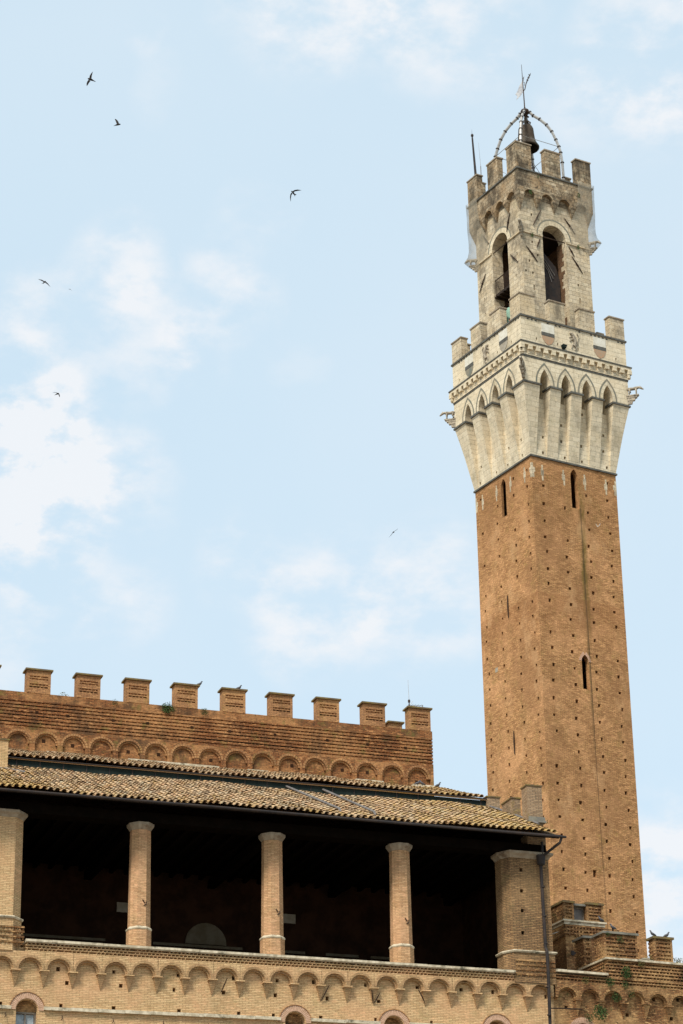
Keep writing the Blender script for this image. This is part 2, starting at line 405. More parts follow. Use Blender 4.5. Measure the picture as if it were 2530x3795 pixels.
def tile_mat():
    mt, t, b, o = newmat('roof_tile'); g = G(t)
    tc_ = g.n('ShaderNodeTexCoord'); at = g.n('ShaderNodeAttribute', attribute_name='tint')
    rp = g.n('ShaderNodeValToRGB'); e = rp.color_ramp.elements
    e[0].position = 0; e[0].color = (.27, .19, .12, 1); e[1].position = 1; e[1].color = (.58, .42, .26, 1)
    for p, c_ in ((.2, (.40, .27, .16)), (.42, (.54, .33, .18)), (.6, (.45, .36, .24)), (.8, (.62, .42, .24))):
        q = e.new(p); q.color = (*c_, 1)
    g.l(at.outputs['Fac'], rp.inputs[0]); c = rp.outputs[0]
    sep = g.n('ShaderNodeSeparateXYZ'); g.l(tc_.outputs['Object'], sep.inputs[0])
    # yellow lichen: more towards the eaves, the right-hand end and the left end
    bias = g.math('ADD', g.ramp(sep.outputs['X'], 4, 13, 0, .11), g.math('ADD', g.ramp(sep.outputs['Y'], 1.2, -1.0, 0, .06), g.ramp(sep.outputs['X'], -8.5, -11.5, 0, .10)))
    nf = g.math('ADD', g.noise(tc_.outputs['Object'], 1.5, 8, .75), bias)
    c = g.mix(g.ramp(nf, .50, .68, 0, .62), c, (.44, .28, .06))
    c = g.mix(g.ramp(g.noise(tc_.outputs['Object'], 3.1, 7, .75), .56, .72, 0, .45), c, (.15, .13, .09))
    c = g.mix(g.ramp(g.noise(tc_.outputs['Object'], 11, 4, .7), .58, .68, 0, .55), c, (.52, .48, .39))
    hv = g.n('ShaderNodeHueSaturation'); hv.inputs['Value'].default_value = .84; g.l(c, hv.inputs['Color']); g.l(hv.outputs[0], b.inputs['Base Color'])
    return mt
M['roof_tile'] = tile_mat()
def net_mat():
    mt, t, b, o = newmat('netting'); g = G(t)
    b.inputs['Base Color'].default_value = (.42, .37, .28, 1)
    tr = g.n('ShaderNodeBsdfTransparent'); mxs = g.n('ShaderNodeMixShader')
    tc_ = g.n('ShaderNodeTexCoord')
    fac = g.ramp(g.noise(tc_.outputs['Object'], 1.3, 3), .3, .7, .26, .44)
    g.l(fac, mxs.inputs[0]); g.l(tr.outputs[0], mxs.inputs[1]); g.l(b.outputs[0], mxs.inputs[2]); g.l(mxs.outputs[0], o.inputs[0])
    return mt
M['netting'] = net_mat()

# ------------------------------------------------------------------ ground
g_ = MB(); g_.add([(-3000,-3000,0),(3000,-3000,0),(3000,3000,0),(-3000,3000,0)], [(0,1,2,3)])
go = g_.build('ground', M['ground'], fix=False); go['kind'] = 'structure'; go['label'] = 'pale paved square in front of the palace'

# ------------------------------------------------------------------ arcade helper
def arc(xc, r, zs, n=12):
    return [(xc + r*math.cos(math.pi - math.pi*i/n), zs + r*math.sin(math.pi*i/n)) for i in range(n+1)]
def arch_cell(mb, xc, hw, r, zs, zt, yf, yb, n=12):
    """front skin of one arch bay (opening radius r, bay half width hw), with soffit back to yb"""
    pts = arc(xc, r, zs, n)
    for i in range(n):
        (x0, z0), (x1, z1) = pts[i], pts[i+1]
        mb.add([(x0,yf,z0),(x1,yf,z1),(x1,yf,zt),(x0,yf,zt)], [(0,1,2,3)])
        mb.add([(x0,yf,z0),(x0,yb,z0),(x1,yb,z1),(x1,yf,z1)], [(0,1,2,3)])
    for s in (-1, 1):
        xa, xb = sorted((xc + s*r, xc + s*hw))
        if xb - xa > 1e-4:
            mb.add([(xa,yf,zs),(xb,yf,zs),(xb,yf,zt),(xa,yf,zt)], [(0,1,2,3)])
            mb.add([(xa,yf,zs),(xa,yb,zs),(xb,yb,zs),(xb,yf,zs)], [(0,1,2,3)])
def ring(mb, xc, r0, r1, zs, yf, yb, n=14, t=.5):
    a, b = arc(xc, r0, zs, n), arc(xc, r1, zs, n)
    for i in range(n):
        q = [a[i], a[i+1], b[i+1], b[i]]
        mb.add([(x, yf, z) for x, z in q] + [(x, yb, z) for x, z in q], [(0,1,2,3),(3,2,6,7),(0,4,5,1)], t)
    for e in (0, n):
        q = [a[e], b[e]]; mb.add([(x, y, z) for x, z in q for y in (yf, yb)], [(0,2,3,1)])
def corbel(mb, xc, hw, z0, z1, yf, yb):
    mb.add([(xc-hw,yf,z1),(xc+hw,yf,z1),(xc+hw,yb,z1),(xc-hw,yb,z1),(xc,yb-.02,z0),(xc,yb,z0)],
           [(0,1,2,3),(0,4,1),(1,4,2),(0,3,4),(2,4,5),(3,5,4),(2,5,3)])
def voussoirs(mb, xc, r0, r1, zs, yf, yb, cnt, jit=.004):
    """separate radial bricks"""
    for i in range(cnt):
        a0 = math.pi*(i+.08)/cnt; a1 = math.pi*(i+.92)/cnt; y = yf + rng.uniform(-jit, jit)
        q = [(xc - r*math.cos(a), zs + r*math.sin(a)) for r, a in ((r0,a0),(r1,a0),(r1,a1),(r0,a1))]
        mb.prism(q, y, yb, t=rng.random())
def notches(mb, x0, x1, yf, yb, z0, h, pitch, duty=.5):
    """a course of header ends with gaps between them"""
    n = max(1, int(round((x1-x0)/pitch))); p = (x1-x0)/n
    for i in range(n):
        if rng.random() < .03: continue
        xa = x0 + i*p + rng.uniform(-.008, .008); mb.box(xa, xa + p*duty, yf + rng.uniform(0, .012), yb, z0, z0+h)

def dogtooth(mb, x0, x1, yf, yb, z0, h, pitch, ph=0):
    # bricks set cornerwise: triangular teeth in plan
    n = max(1, int(round((x1-x0)/pitch))); p = (x1-x0)/n
    for i in range(n):
        if rng.random() < .05: continue
        xa = x0 + (i+ph)*p; xb = min(x1, xa+p*.84); j = rng.uniform(0, .02)
        if xb-xa < .03: continue
        mb.add([(xa,yb,z0),((xa+xb)/2,yf+j,z0),(xb,yb,z0),(xa,yb,z0+h),((xa+xb)/2,yf+j,z0+h),(xb,yb,z0+h)], [(0,1,4,3),(1,2,5,4)])
# =================================================================== BELL TOWER
T = empty('bell_tower', (13.23, 143.94, 0), R(30))
tag(T, 'very tall square brick bell tower with pale stone crown, slit windows and battlements', 'bell tower')
H = 3.27
# --- shaft
mb = MB(); mb.box(-H, H, -H, H, 0, 65.38)
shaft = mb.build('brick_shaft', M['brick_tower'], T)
cm = MB()
rows = [64.62, 63.49, 62.27, 61.14, 60.01, 58.97, 57.9, 56.85, 55.78, 54.8, 53.7, 52.62]
while rows[-1] > 20: rows.append(rows[-1] - rng.uniform(1.05, 1.12))
def nearslit(x, z, slits):
    return any(abs(x-a) < .55 and z0-.25 < z < z1+.3 for a, z0, z1 in slits)
sR = [(0, 62.3, 65.2), (0, 50.2, 52.7)]; sL = [(0, 62.3, 65.2)]
for z in rows:
    for xs, face, sl in (((-2.46, -.86, .86, 2.56), 'R', sR), ((-2.66, -1.08, .8, 2.62), 'L', sL)):
        for x in xs:
            x += rng.uniform(-.09, .09); zz = z + rng.uniform(-.05, .05)
            if nearslit(x, zz, sl) or rng.random() < .03: continue
            s = rng.uniform(.075, .11); s2 = rng.uniform(.085, .12)
            if face == 'R': cm.box(x-s, x+s, -H-.05, -H+.45, zz-s2, zz+s2)
            else: cm.box(-H-.05, -H+.45, x-s, x+s, zz-s2, zz+s2)
def slit(mb_, x, w_, z0, zs, za, face, d=1.4):
    poly = [(x-w_, z0), (x+w_, z0)]
    for i in range(8):
        u_ = i/7; poly.append((x + w_*(1-u_**2.2), zs + (za-zs)*u_))
    for i in range(6, -1, -1):
        u_ = i/7; poly.append((x - w_*(1-u_**2.2), zs + (za-zs)*u_))
    if face == 'R': mb_.prism(poly, -H-.05, -H+d)
    else: mb_.prism([(-a, b) for a, b in reversed(poly)], -H-.05, -H+d, 'x')
slit(cm, -.02, .28, 62.42, 64.6, 65.14, 'R'); slit(cm, 0, .26, 50.33, 52.15, 52.58, 'R'); slit(cm, -.02, .27, 62.45, 64.55, 65.08, 'L')
cm.box(-.33, -.08, -H-.05, -H+.5, 38.5, 38.95)
ROOM = MB(); ROOM.box(-2.7, 2.7, -2.7, 2.7, 45, 65.2)
NI = MB(); NI.box(-1.0, 1.0, -H+.38, -2.6, 62.2, 65.19); NI.box(-H+.16, -2.6, -1.0, 1.0, 62.2, 65.19); NI.box(-1.0, 1.0, -H+.34, -2.6, 50.1, 52.9)
cut(shaft, ROOM); cut(shaft, NI); cut(shaft, cm)
# pale stones let into the brick just under the crown
qm = MB()
for x in (-2.46, -.83, .8, 2.44):
    for dz, hw_, hh in ((.35, .06, .18), (0, .12, .2), (-.36, .06, .19)):
        j = rng.uniform(-.02, .02)
        qm.box(x-hw_+j, x+hw_+j, -H-.006, -H+.1, 64.4+dz-hh, 64.4+dz+hh)
        qm.box(-H-.006, -H+.1, x-hw_+j, x+hw_+j, 64.4+dz-hh, 64.4+dz+hh)
for dz, hw_, hh in ((.35, .12, .16), (.05, .26, .16), (-.3, .18, .2)):
    for sx, sy in ((-1, -1), (1, -1), (-1, 1)):
        x0, x1 = sorted((sx*(H+.007), sx*(H-hw_))); y0, y1 = sorted((sy*(H+.007), sy*(H-hw_)))
        qm.box(x0, x1, y0, y1, 64.45+dz-hh, 64.45+dz+hh)
build_each(qm, 'inlaid_stone', M['travertine_grey'], T)
sm = MB()
for x, z in ((1.68, 52.62),): sm.box(-H-.01, -H+.1, x-.16, x+.14, z-.14, z+.14)
sm.build('patch_stone', M['plaster_grey'], T)
for x, z, fc in ((0.02, 56.3, 'L'), (.02, 47.36, 'L')):
    a = MB(); a.tube([(-H-.05, x, z+.75), (-H-.06, x, z), (-H-.05, x, z-.75)], [.03, .05, .03], 5); a.build('iron_anchor', M['iron'], T)
# radial brick arch of lower slit
vm_ = MB()
for sgn in (-1, 1):
    for i in range(9):
        u0, u1 = i/9+.01, (i+1)/9-.01
        q = []
        for u_, o_ in ((u0, 0), (u0, .2), (u1, .2), (u1, 0)):
            x = .26*(1-u_**2.2); q.append((sgn*(x + o_*(1-.55*u_)), 52.15 + .43*u_ + o_*u_))
        vm_.prism(q if sgn > 0 else q[::-1], -H-.012, -H+.05)
vm_.build('slit_arch', M['brick_red_plain'], T)
cb = MB(); pts = [(.30, -H-.03, 62.5)]
for z, x in ((59.3, .31), (56.2, .3), (53.1, .34), (50.3, .35), (47, .35), (42.3, .38), (38, .44), (20, .5)): pts.append((x, -H-.03, z))
cb.tube(pts, .008, 4); cb.build('lightning_cable', M['iron'], T)

# --- string at base of crown
mb = MB()
mb.box(-3.36, 3.36, -3.36, 3.36, 65.385, 65.5)
mb.build('string_course', M['dark_stone'], T)
# --- crown
HC = 4.12
mb = MB()
a = (-H-.02, H+.02, -H-.02, H+.02); b = (-HC, HC, -HC, HC)
steps = [(0, 65.5), (.25, 66.75), (.49, 67.95), (.74, 69.05), (1, 70.12)]
prof = [(H+.02 + (HC-H-.02)*t_, z) for t_, z in steps] + [(HC, 74.82)]
vs_, fs = [], []
for h, z in prof: vs_ += [(-h,-h,z),(h,-h,z),(h,h,z),(-h,h,z)]
k = len(prof)
fs.append((3,2,1,0)); fs.append(tuple(range(4*k-4, 4*k)))
for i in range(k-1):
    for j in range(4): fs.append((4*i+j, 4*i+(j+1) % 4, 4*i+4+(j+1) % 4, 4*i+4+j))
mb.add(vs_, fs)
crown = mb.build('stone_crown', M['travertine'], T)
cm = MB()
GC = (-2.47, -.83, .80, 2.44)
for gx in GC:
    w_ = .405
    poly = [(gx-w_, 65.45), (gx+w_, 65.45)]
    for i in range(9):
        u_ = i/8; poly.append((gx + w_*(1-u_**2.3), 70.3 + .98*u_))
    for i in range(7, -1, -1):
        u_ = i/8; poly.append((gx - w_*(1-u_**2.3), 70.3 + .98*u_))
    cm.prism(poly, -HC-.1, -H-.012)
cut(crown, cm)
cm = MB()
for gx in GC:
    w_ = .405
    poly = [(gx-w_, 65.45), (gx+w_, 65.45)]
    for i in range(9):
        u_ = i/8; poly.append((gx + w_*(1-u_**2.3), 70.3 + .98*u_))
    for i in range(7, -1, -1):
        u_ = i/8; poly.append((gx - w_*(1-u_**2.3), 70.3 + .98*u_))
    cm.prism([(-x, z) for x, z in reversed(poly)], -HC-.1, -H-.012, 'x')
cut(crown, cm)
cm = MB(); cm.box(-3.65, 3.65, -3.65, 3.65, 73.85, 75.2)
for gx in GC:
    cm.box(gx-.37, gx+.37, -H-.03, -H+.6, 69.6, 71.25); cm.box(-H-.03, -H+.6, gx-.37, gx+.37, 69.6, 71.25)
# putlog holes of the crown
for gx in GC:
    for z in (69.2, 68.05, 66.9, 65.8):
        x = gx + rng.uniform(-.2, .2)
        if z > 69 and rng.random() < .8: continue
        if z > 67: x = gx + rng.uniform(-.22, .1)
        s = .08
        cm.box(x-s, x+s, -HC, -H+.35, z-.1, z+.1); cm.box(-HC, -H+.35, x-s, x+s, z-.1, z+.1)
for x in (-2.95, -1.3, .3, 1.8, 3.3):
    cm.box(x-.05, x+.05, -HC-.1, -HC+.3, 73.3, 73.5); cm.box(-HC-.1, -HC+.3, x-.05, x+.05, 73.3, 73.5)
cut(crown, cm)
# capping strings of the buttresses
piers = [(-4.12, -2.85), (-2.09, -1.21), (-.45, .42), (1.18, 2.06), (2.82, 4.12)]
sm = MB()
for i, (x0, x1) in enumerate(piers):
    if 0 < i < 4:
        sm.box(x0-.06, x1+.06, -HC-.07, -H-.02, 70.07, 70.2)
        sm.box(-HC-.07, -H-.02, x0-.06, x1+.06, 70.07, 70.2)
sm.box(-HC-.07, -2.79, -HC-.07, -H-.02, 70.07, 70.2); sm.box(-HC-.07, -H-.02, -H-.0201, -2.79, 70.072, 70.198)
sm.box(2.76, HC+.07, -HC-.07, -H-.02, 70.07, 70.2)
sm.box(-HC-.07, -H-.02, 2.76, HC+.07, 70.07, 70.2)
build_each(sm, 'buttress_cap', M['dark_stone'], T)
# dark stone outlines of the pointed arches, pale voussoirs inside
def pointed(gx, w_, zs, za, n=9):
    r_ = [(gx + w_*(1-(i/n)**2.3), zs + (za-zs)*i/n) for i in range(n+1)]
    l_ = [(2*gx-x, z) for x, z in r_]
    return l_ , r_
for gx in GC:
    om, vmm = (MB(), MB()), (MB(), MB())
    inn = pointed(gx, .62, 70.2, 71.62); o2 = pointed(gx, .73, 70.2, 71.78)
    v0 = pointed(gx, .38, 70.2, 71.29); v1 = pointed(gx, .61, 70.2, 71.6)
    for sd in (0, 1):
        for i in range(9):
            for tgt, A_, B_, pr in ((om, inn, o2, .012), (vmm, v0, v1, .008)):
                q = [A_[sd][i], B_[sd][i], B_[sd][i+1], A_[sd][i+1]]
                if tgt is vmm:
                    c_ = (sum(p[0] for p in q)/4, sum(p[1] for p in q)/4); q = [(c_[0]+(p[0]-c_[0])*.93, c_[1]+(p[1]-c_[1])*.93) for p in q]
                if sd == 0: q = q[::-1]
                tgt[0].prism(q, -HC-pr, -HC+.03)
                tgt[1].prism([(-x, z) for x, z in reversed(q)], -HC-pr, -HC+.03, 'x')
    for e in (0, 1):
        ao = om[e].build('arch_outline', M['serpentine'], T); vmm[e].build('arch_voussoirs', M['travertine'], ao)
# --- dentil cornice
cmn = MB(); dk = MB()
dk.box(-HC-.03, HC+.03, -HC-.03, HC+.03, 71.93, 72.05)
cmn.box(-HC-.06, HC+.06, -HC-.06, HC+.06, 72.055, 72.15)
n_ = 14; p_ = 2*(HC+.08)/n_
for i in range(n_+1):
    x = -HC-.08 + i*p_
    for s in (-1, 1):
        for (z0, z1, o_, w__) in ((72.15, 72.40, .08, .13), (72.40, 72.7, .22, .155)):
            cmn.box(x-w__, x+w__, s*(HC+o_) if s < 0 else HC-.05, -HC+.05 if s < 0 else HC+o_, z0, z1)
            cmn.box(s*(HC+o_) if s < 0 else HC-.05, -HC+.05 if s < 0 else HC+o_, x-w__, x+w__, z0, z1-.002)
cmn.box(-HC-.21, HC+.21, -HC-.21, HC+.21, 72.702, 72.86)
cmn.build('dentil_cornice', M['travertine'], T)
dk.box(-HC-.25, HC+.25, -HC-.25, HC+.25, 72.865, 72.95)
dk.frus((-HC-.25, HC+.25, -HC-.25, HC+.25), 72.951, (-HC-.04, HC+.04, -HC-.04, HC+.04), 73.08)
# ring string at top of the parapet (four bars, open in the middle)
for z0, z1, o_ in ((74.80, 74.92, .08),):
    h = HC+o_; i_ = 3.62
    dk.box(-h, h, -h, -i_, z0, z1); dk.box(-h, h, i_, h, z0, z1); dk.box(-h, -i_, -i_, i_, z0, z1); dk.box(i_, h, -i_, i_, z0, z1)
dk.build('moulding', M['dark_stone'], T)
ck = MB()
for i in range(26):      # small dark inlays under the parapet string
    x = -3.95 + i*.31
    if rng.random() < .62:
        ck.box(x, x+.15, -HC-.008, -HC+.02, 74.66, 74.77); 
    if rng.random() < .5: ck.box(-HC-.008, -HC+.02, x, x+.15, 74.66, 74.77)
build_each(ck, 'dark_inlay', M['dark_stone'], T)
# --- lower merlons
def merlon_tower(parts, z0, z1, mat, cap_mat, over=.06):
    b_ = MB(); c_ = MB()
    for (x0, x1, y0, y1) in parts:
        b_.box(x0, x1, y0, y1, z0, z1)
        c_.box(x0-over, x1+over, y0-over, y1+over, z1+.001, z1+.1)
    o = b_.build('merlon', mat, T); c = c_.build('coping', cap_mat, o); return o
def merlons_square(h, d, spans, z0, z1, mat, cap, skip=()):
    e = spans[0]    # corner arm length
    for sx in (-1, 1):
        for sy in (-1, 1):
            xs = sorted((sx*h, sx*(h-e))); ys = sorted((sy*h, sy*(h-d)))
            xs2 = sorted((sx*h, sx*(h-d))); ys2 = sorted((sy*(h-d), sy*(h-e)))
            b_ = MB(); b_.box(xs[0], xs[1], ys[0], ys[1], z0, z1); b_.box(xs2[0], xs2[1], ys2[0], ys2[1], z0, z1)
            c_ = MB(); o_ = .05
            c_.box(xs[0]-o_, xs[1]+o_, ys[0]-o_, ys[1]+o_, z1+.001, z1+.09)
            c_.box(xs2[0]-o_, xs2[1]+o_, ys2[0]+(o_ if sy < 0 else -o_), ys2[1]+(o_ if sy < 0 else -o_), z1+.001, z1+.088)
            o = b_.build('merlon', mat, T); c_.build('coping', cap, o)
    for c0, hw_ in spans[1]:
        for s in (-1, 1):
            for ax_ in (0, 1):
                r_ = sorted((s*h, s*(h-d)))
                pr = (c0-hw_, c0+hw_, r_[0], r_[1]) if ax_ == 0 else (r_[0], r_[1], c0-hw_, c0+hw_)
                merlon_tower([pr], z0, z1, mat, cap, .05)
merlons_square(4.12, .5, (1.16, ((-1.22, .6), (1.15, .6))), 74.925, 76.44, M['travertine_grey'], M['cap_stone'])
# --- belfry
HB = 2.73
mb = MB(); mb.box(-HB, HB, -HB, HB, 73.8, 84.82)
belf = mb.build('belfry', M['travertine_grey'], T)
cm = MB(); cm.box(-1.9, 1.9, -1.9, 1.9, 73.9, 84.3); cut(belf, cm)
cm = MB(); poly = [(-1.05, 74), (.83, 74)] + [(-.11 + .94*math.cos(a_*math.pi/14), 82.25 + .94*math.sin(a_*math.pi/14)) for a_ in range(0, 15)]
cm.prism(poly, -HB-.1, -1.7)
cut(belf, cm)
cm = MB()
poly2 = [(-x, z) for x, z in poly]     # prism axis 'x' maps poly.x -> -y
cm.prism([(-(x), z) for x, z in reversed([(-q[0] if False else q[0], q[1]) for q in poly])], -HB-.1, -1.7, 'x')
for x, z in ((-1.84, 83.6), (-1.9, 81.5), (-2.52, 79.19), (-1.97, 79.16), (-1.93, 78.06), (1.65, 79.16), (1.73, 78.0), (-1.5, 80.6), (-2.2, 80.0), (1.3, 83.4)):
    s = .06 if abs(z-78) > .2 else .05; hh = .09 if z > 78.5 else .2
    cm.box(x-s, x+s, -HB-.1, -HB+.3, z-hh, z+hh)
for y, z in ((-1.84, 82.0), (-1.87, 79.16), (1.98, 79.19), (1.93, 78.06), (-2.1, 80.7), (-1.9, 77.4)):
    cm.box(-HB-.1, -HB+.3, y-.055, y+.055, z-.14, z+.14)
cut(belf, cm)
# brick lining inside the opening jambs
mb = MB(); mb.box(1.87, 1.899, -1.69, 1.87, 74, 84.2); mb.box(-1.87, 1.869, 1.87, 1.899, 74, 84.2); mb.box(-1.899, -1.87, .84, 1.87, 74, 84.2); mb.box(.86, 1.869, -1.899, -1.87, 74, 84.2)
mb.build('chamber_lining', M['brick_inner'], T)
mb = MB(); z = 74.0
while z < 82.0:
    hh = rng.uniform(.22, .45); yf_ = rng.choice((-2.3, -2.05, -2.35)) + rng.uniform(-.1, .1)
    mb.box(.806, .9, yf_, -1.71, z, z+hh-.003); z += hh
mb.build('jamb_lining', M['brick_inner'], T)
# dark archivolt + pale voussoirs
om, vmm = (MB(), MB()), (MB(), MB())
def ringT(tgt, r0, r1, xc, zs, pr, cnt, shrink=1.0):
    for i in range(cnt):
        a0 = math.pi*(i+(1-shrink)/2)/cnt; a1 = math.pi*(i+1-(1-shrink)/2)/cnt
        q = [(xc + r0*math.cos(a0), zs + r0*math.sin(a0)), (xc + r1*math.cos(a0), zs + r1*math.sin(a0)), (xc + r1*math.cos(a1), zs + r1*math.sin(a1)), (xc + r0*math.cos(a1), zs + r0*math.sin(a1))]
        tgt[0].prism(q, -HB-pr, -HB+.03)
        tgt[1].prism([(-x, z) for x, z in reversed(q)], -HB-pr, -HB+.03, 'x')
ringT(om, 1.31, 1.41, -.11, 82.25, .014, 14)
ringT(vmm, .955, 1.3, -.11, 82.25, .01, 13, .96)
for e in (0, 1):
    ao = om[e].build('arch_outline', M['serpentine'], T); vmm[e].build('arch_voussoirs', M['travertine'], ao)
sm = MB()
for x0, x1 in ((-HB-.09, -1.08), (.85, HB+.09)):
    sm.box(x0, x1, -HB-.09, -HB+.02, 82.08, 82.22)
    if x0 < -2: sm.box(-HB-.09, -HB+.02, -HB+.0201, x1, 82.081, 82.219)
    else: sm.box(-HB-.09, -HB+.02, x0, x1, 82.081, 82.219)
build_each(sm, 'impost_string', M['travertine_grey'], T)
for pts in ([(-1.05, -HB+.1, 82.2), (.83, -HB+.1, 82.2)], [(-HB+.1, -1.05, 82.2), (-HB+.1, .8, 82.2)]):
    b_ = MB(); b_.tube(pts, .035, 6); b_.build('tie_rod', M['iron'], T)
# upper corbel table of the belfry
HT = 3.03
mb = MB(); mb.box(-HB-.01, HB+.01, -HB-.01, HB+.01, 84.825, 85.42)
mb.box(-HT, HT, -HT, HT, 85.421, 86.70)
up = mb.build('battlement_storey', M['travertine_stained'], T)
cm = MB(); cm.box(-2.6, 2.6, -2.6, 2.6, 86.1, 87); cut(up, cm)
mb = MB()
def face_xy(src, s):   # rotate an MB made for face -y onto the face -x (s=1)
    d = MB(); d.f = src.f; d.t = src.t
    d.v = [(y, -x, z) for x, y, z in src.v]; return d
row = MB()
for c_ in (-2.1, -.7, .7, 2.1):
    arch_cell(row, c_, .7, .46, 84.84, 85.422, -HT, -HB)
for c_ in (-1.4, 0, 1.4): corbel(row, c_, .24, 84.1, 84.84, -HT, -HB)
# pieces at the corners beyond the outer arches
for s in (-1, 1):
    xs = sorted((s*2.8, s*HT)); row.add([(xs[0],-HT,84.84),(xs[1],-HT,84.84),(xs[1],-HT,85.422),(xs[0],-HT,85.422)], [(0,1,2,3)])
row2 = MB(); row2.f = row.f; row2.t = row.t; row2.v = [(y, x, z) for x, y, z in row.v]
back = MB(); back.f = row.f; back.t = row.t; back.v = [(x, -y, z) for x, y, z in row.v]
back2 = MB(); back2.f = row.f; back2.t = row.t; back2.v = [(-y, x, z) for x, y, z in row.v]
allr = MB()
for q in (row, row2, back, back2): allr.add(q.v, q.f)
for sx in (-1, 1):
    for sy in (-1, 1):
        h = HT; e = .5
        allr.add([(sx*h, sy*h, 84.84), (sx*(h-e), sy*h, 84.84), (sx*(h-e), sy*(h-e), 84.84), (sx*h, sy*(h-e), 84.84), (sx*HB, sy*HB, 83.7)],
                 [(0,1,2,3), (0,1,4), (1,2,4), (2,3,4), (3,0,4)])
allr.build('corbel_table', M['travertine_stained'], T)
mb = MB(); mb.box(-HT-.08, HT+.08, -HT-.08, -2.6, 86.701, 86.8); mb.box(-HT-.08, HT+.08, 2.6, HT+.08, 86.701, 86.8)
mb.box(-HT-.08, -2.6, -2.6, 2.6, 86.701, 86.8); mb.box(2.6, HT+.08, -2.6, 2.6, 86.701, 86.8)
mb.build('moulding', M['dark_stone'], T)
merlons_square(3.03, .45, (1.2, ((-.08, .62),)), 86.802, 88.76, M['travertine_stained'], M['cap_stone'])
# iron anchors on the belfry
for (x0, z0, x1, z1) in ((-1.09, 84.15, -1.79, 82.8), (.81, 84.0, 1.62, 83.0), (-1.27, 81.9, -1.58, 81.14), (-2.43, 81.05, -1.58, 80.05), (1.01, 81.9, 1.43, 81.26), (1.23, 81.2, 2.04, 80.1)):
    b_ = MB(); xm, zm = (x0+x1)/2, (z0+z1)/2
    b_.tube([(x0, -HB-.05, z0), (xm, -HB-.07, zm), (x1, -HB-.05, z1)], [.025, .05, .025], 5); b_.tube([(xm, -HB+.05, zm), (xm, -HB-.12, zm)], .05, 6)
    b_.build('iron_anchor', M['iron'], T)
for (x0, z0, x1, z1) in ((-1.55, 84.1, -1.09, 82.85), (-1.37, 81.0, -2.24, 80.0), (1.66, 81.0, 2.48, 79.95), (1.75, 84.0, 1.13, 83.1), (-.2, 86.2, .1, 85.5)):
    b_ = MB(); xm, zm = (x0+x1)/2, (z0+z1)/2
    b_.tube([(-HB-.05, x0, z0), (-HB-.07, xm, zm), (-HB-.05, x1, z1)], [.025, .05, .025], 5); b_.tube([(-HB+.05, xm, zm), (-HB-.12, xm, zm)], .05, 6)
    if z0 > 86: continue
    b_.build('iron_anchor', M['iron'], T)
# coats of arms
def shield(x, face, h=HC, z=73.15, tip='tip_brick'):
    wb = MB(); db = MB(); rb = MB()
    wb.box(x-.5, x+.5, -h-.03, -h+.03, z+.88, z+1.5)
    lo = [(x-.5, z+.875), (x-.5, z+.6), (x+.5, z+.6), (x+.5, z+.875)]
    db.prism([(x-.5, z+.62), (x+.5, z+.62), (x+.5, z+.875), (x-.5, z+.875)], -h-.028, -h+.03)
    rb.prism([(x, z), (x+.26, z+.14), (x+.42, z+.36), (x+.49, z+.615), (x-.49, z+.615), (x-.42, z+.36), (x-.26, z+.14)], -h-.022, -h+.03)
    res = []
    for q, nm, mt_ in ((wb, 'coat_of_arms', M['white_marble']), (db, 'dark_field', M['dark_stone']), (rb, 'shield_tip', M[tip])):
        if face == 'L': q.v = [(y, x_, z_) for x_, y, z_ in q.v]
        if not res: res.append(q.build(nm, mt_, T))
        else: q.build(nm, mt_, res[0])
shield(-2.05, 'R'); shield(2.02, 'R'); shield(-2.07, 'L', tip='plaster_grey'); shield(2.06, 'L', tip='serpentine')
def lion(x, face, h=HC, z=73.2):
    b_ = MB(); y = -h-.03
    P = lambda a, c, r_=.07: (x+a, y, z+c)
    b_.tube([P(-.02, .35), P(.06, .62), P(.0, .92), P(-.1, 1.12)], [.10, .13, .15, .10], 7)
    b_.tube([P(-.1, 1.1), P(-.2, 1.24), P(-.33, 1.2)], [.12, .11, .05], 7)
    b_.tube([P(-.05, .95), P(-.25, 1.0), P(-.38, .88)], [.06, .05, .04], 5)
    b_.tube([P(-.05, .82), P(-.25, .78), P(-.35, .62)], [.06, .05, .04], 5)
    b_.tube([P(.03, .42), P(-.2, .38), P(-.22, .15)], [.08, .06, .04], 5)
    b_.tube([P(.05, .38), P(.12, .2), P(0, .04)], [.08, .06, .04], 5)
    b_.tube([P(.1, .4), P(.3, .5), P(.28, .8), P(.36, 1.1), P(.26, 1.3)], [.03, .035, .03, .04, .05], 5)
    if face == 'L': b_.v = [(y_, x_, z_) for x_, y_, z_ in b_.v]
    b_.build('lion_relief', M['wolf_stone'], T)
lion(.0, 'R'); lion(0.02, 'L')
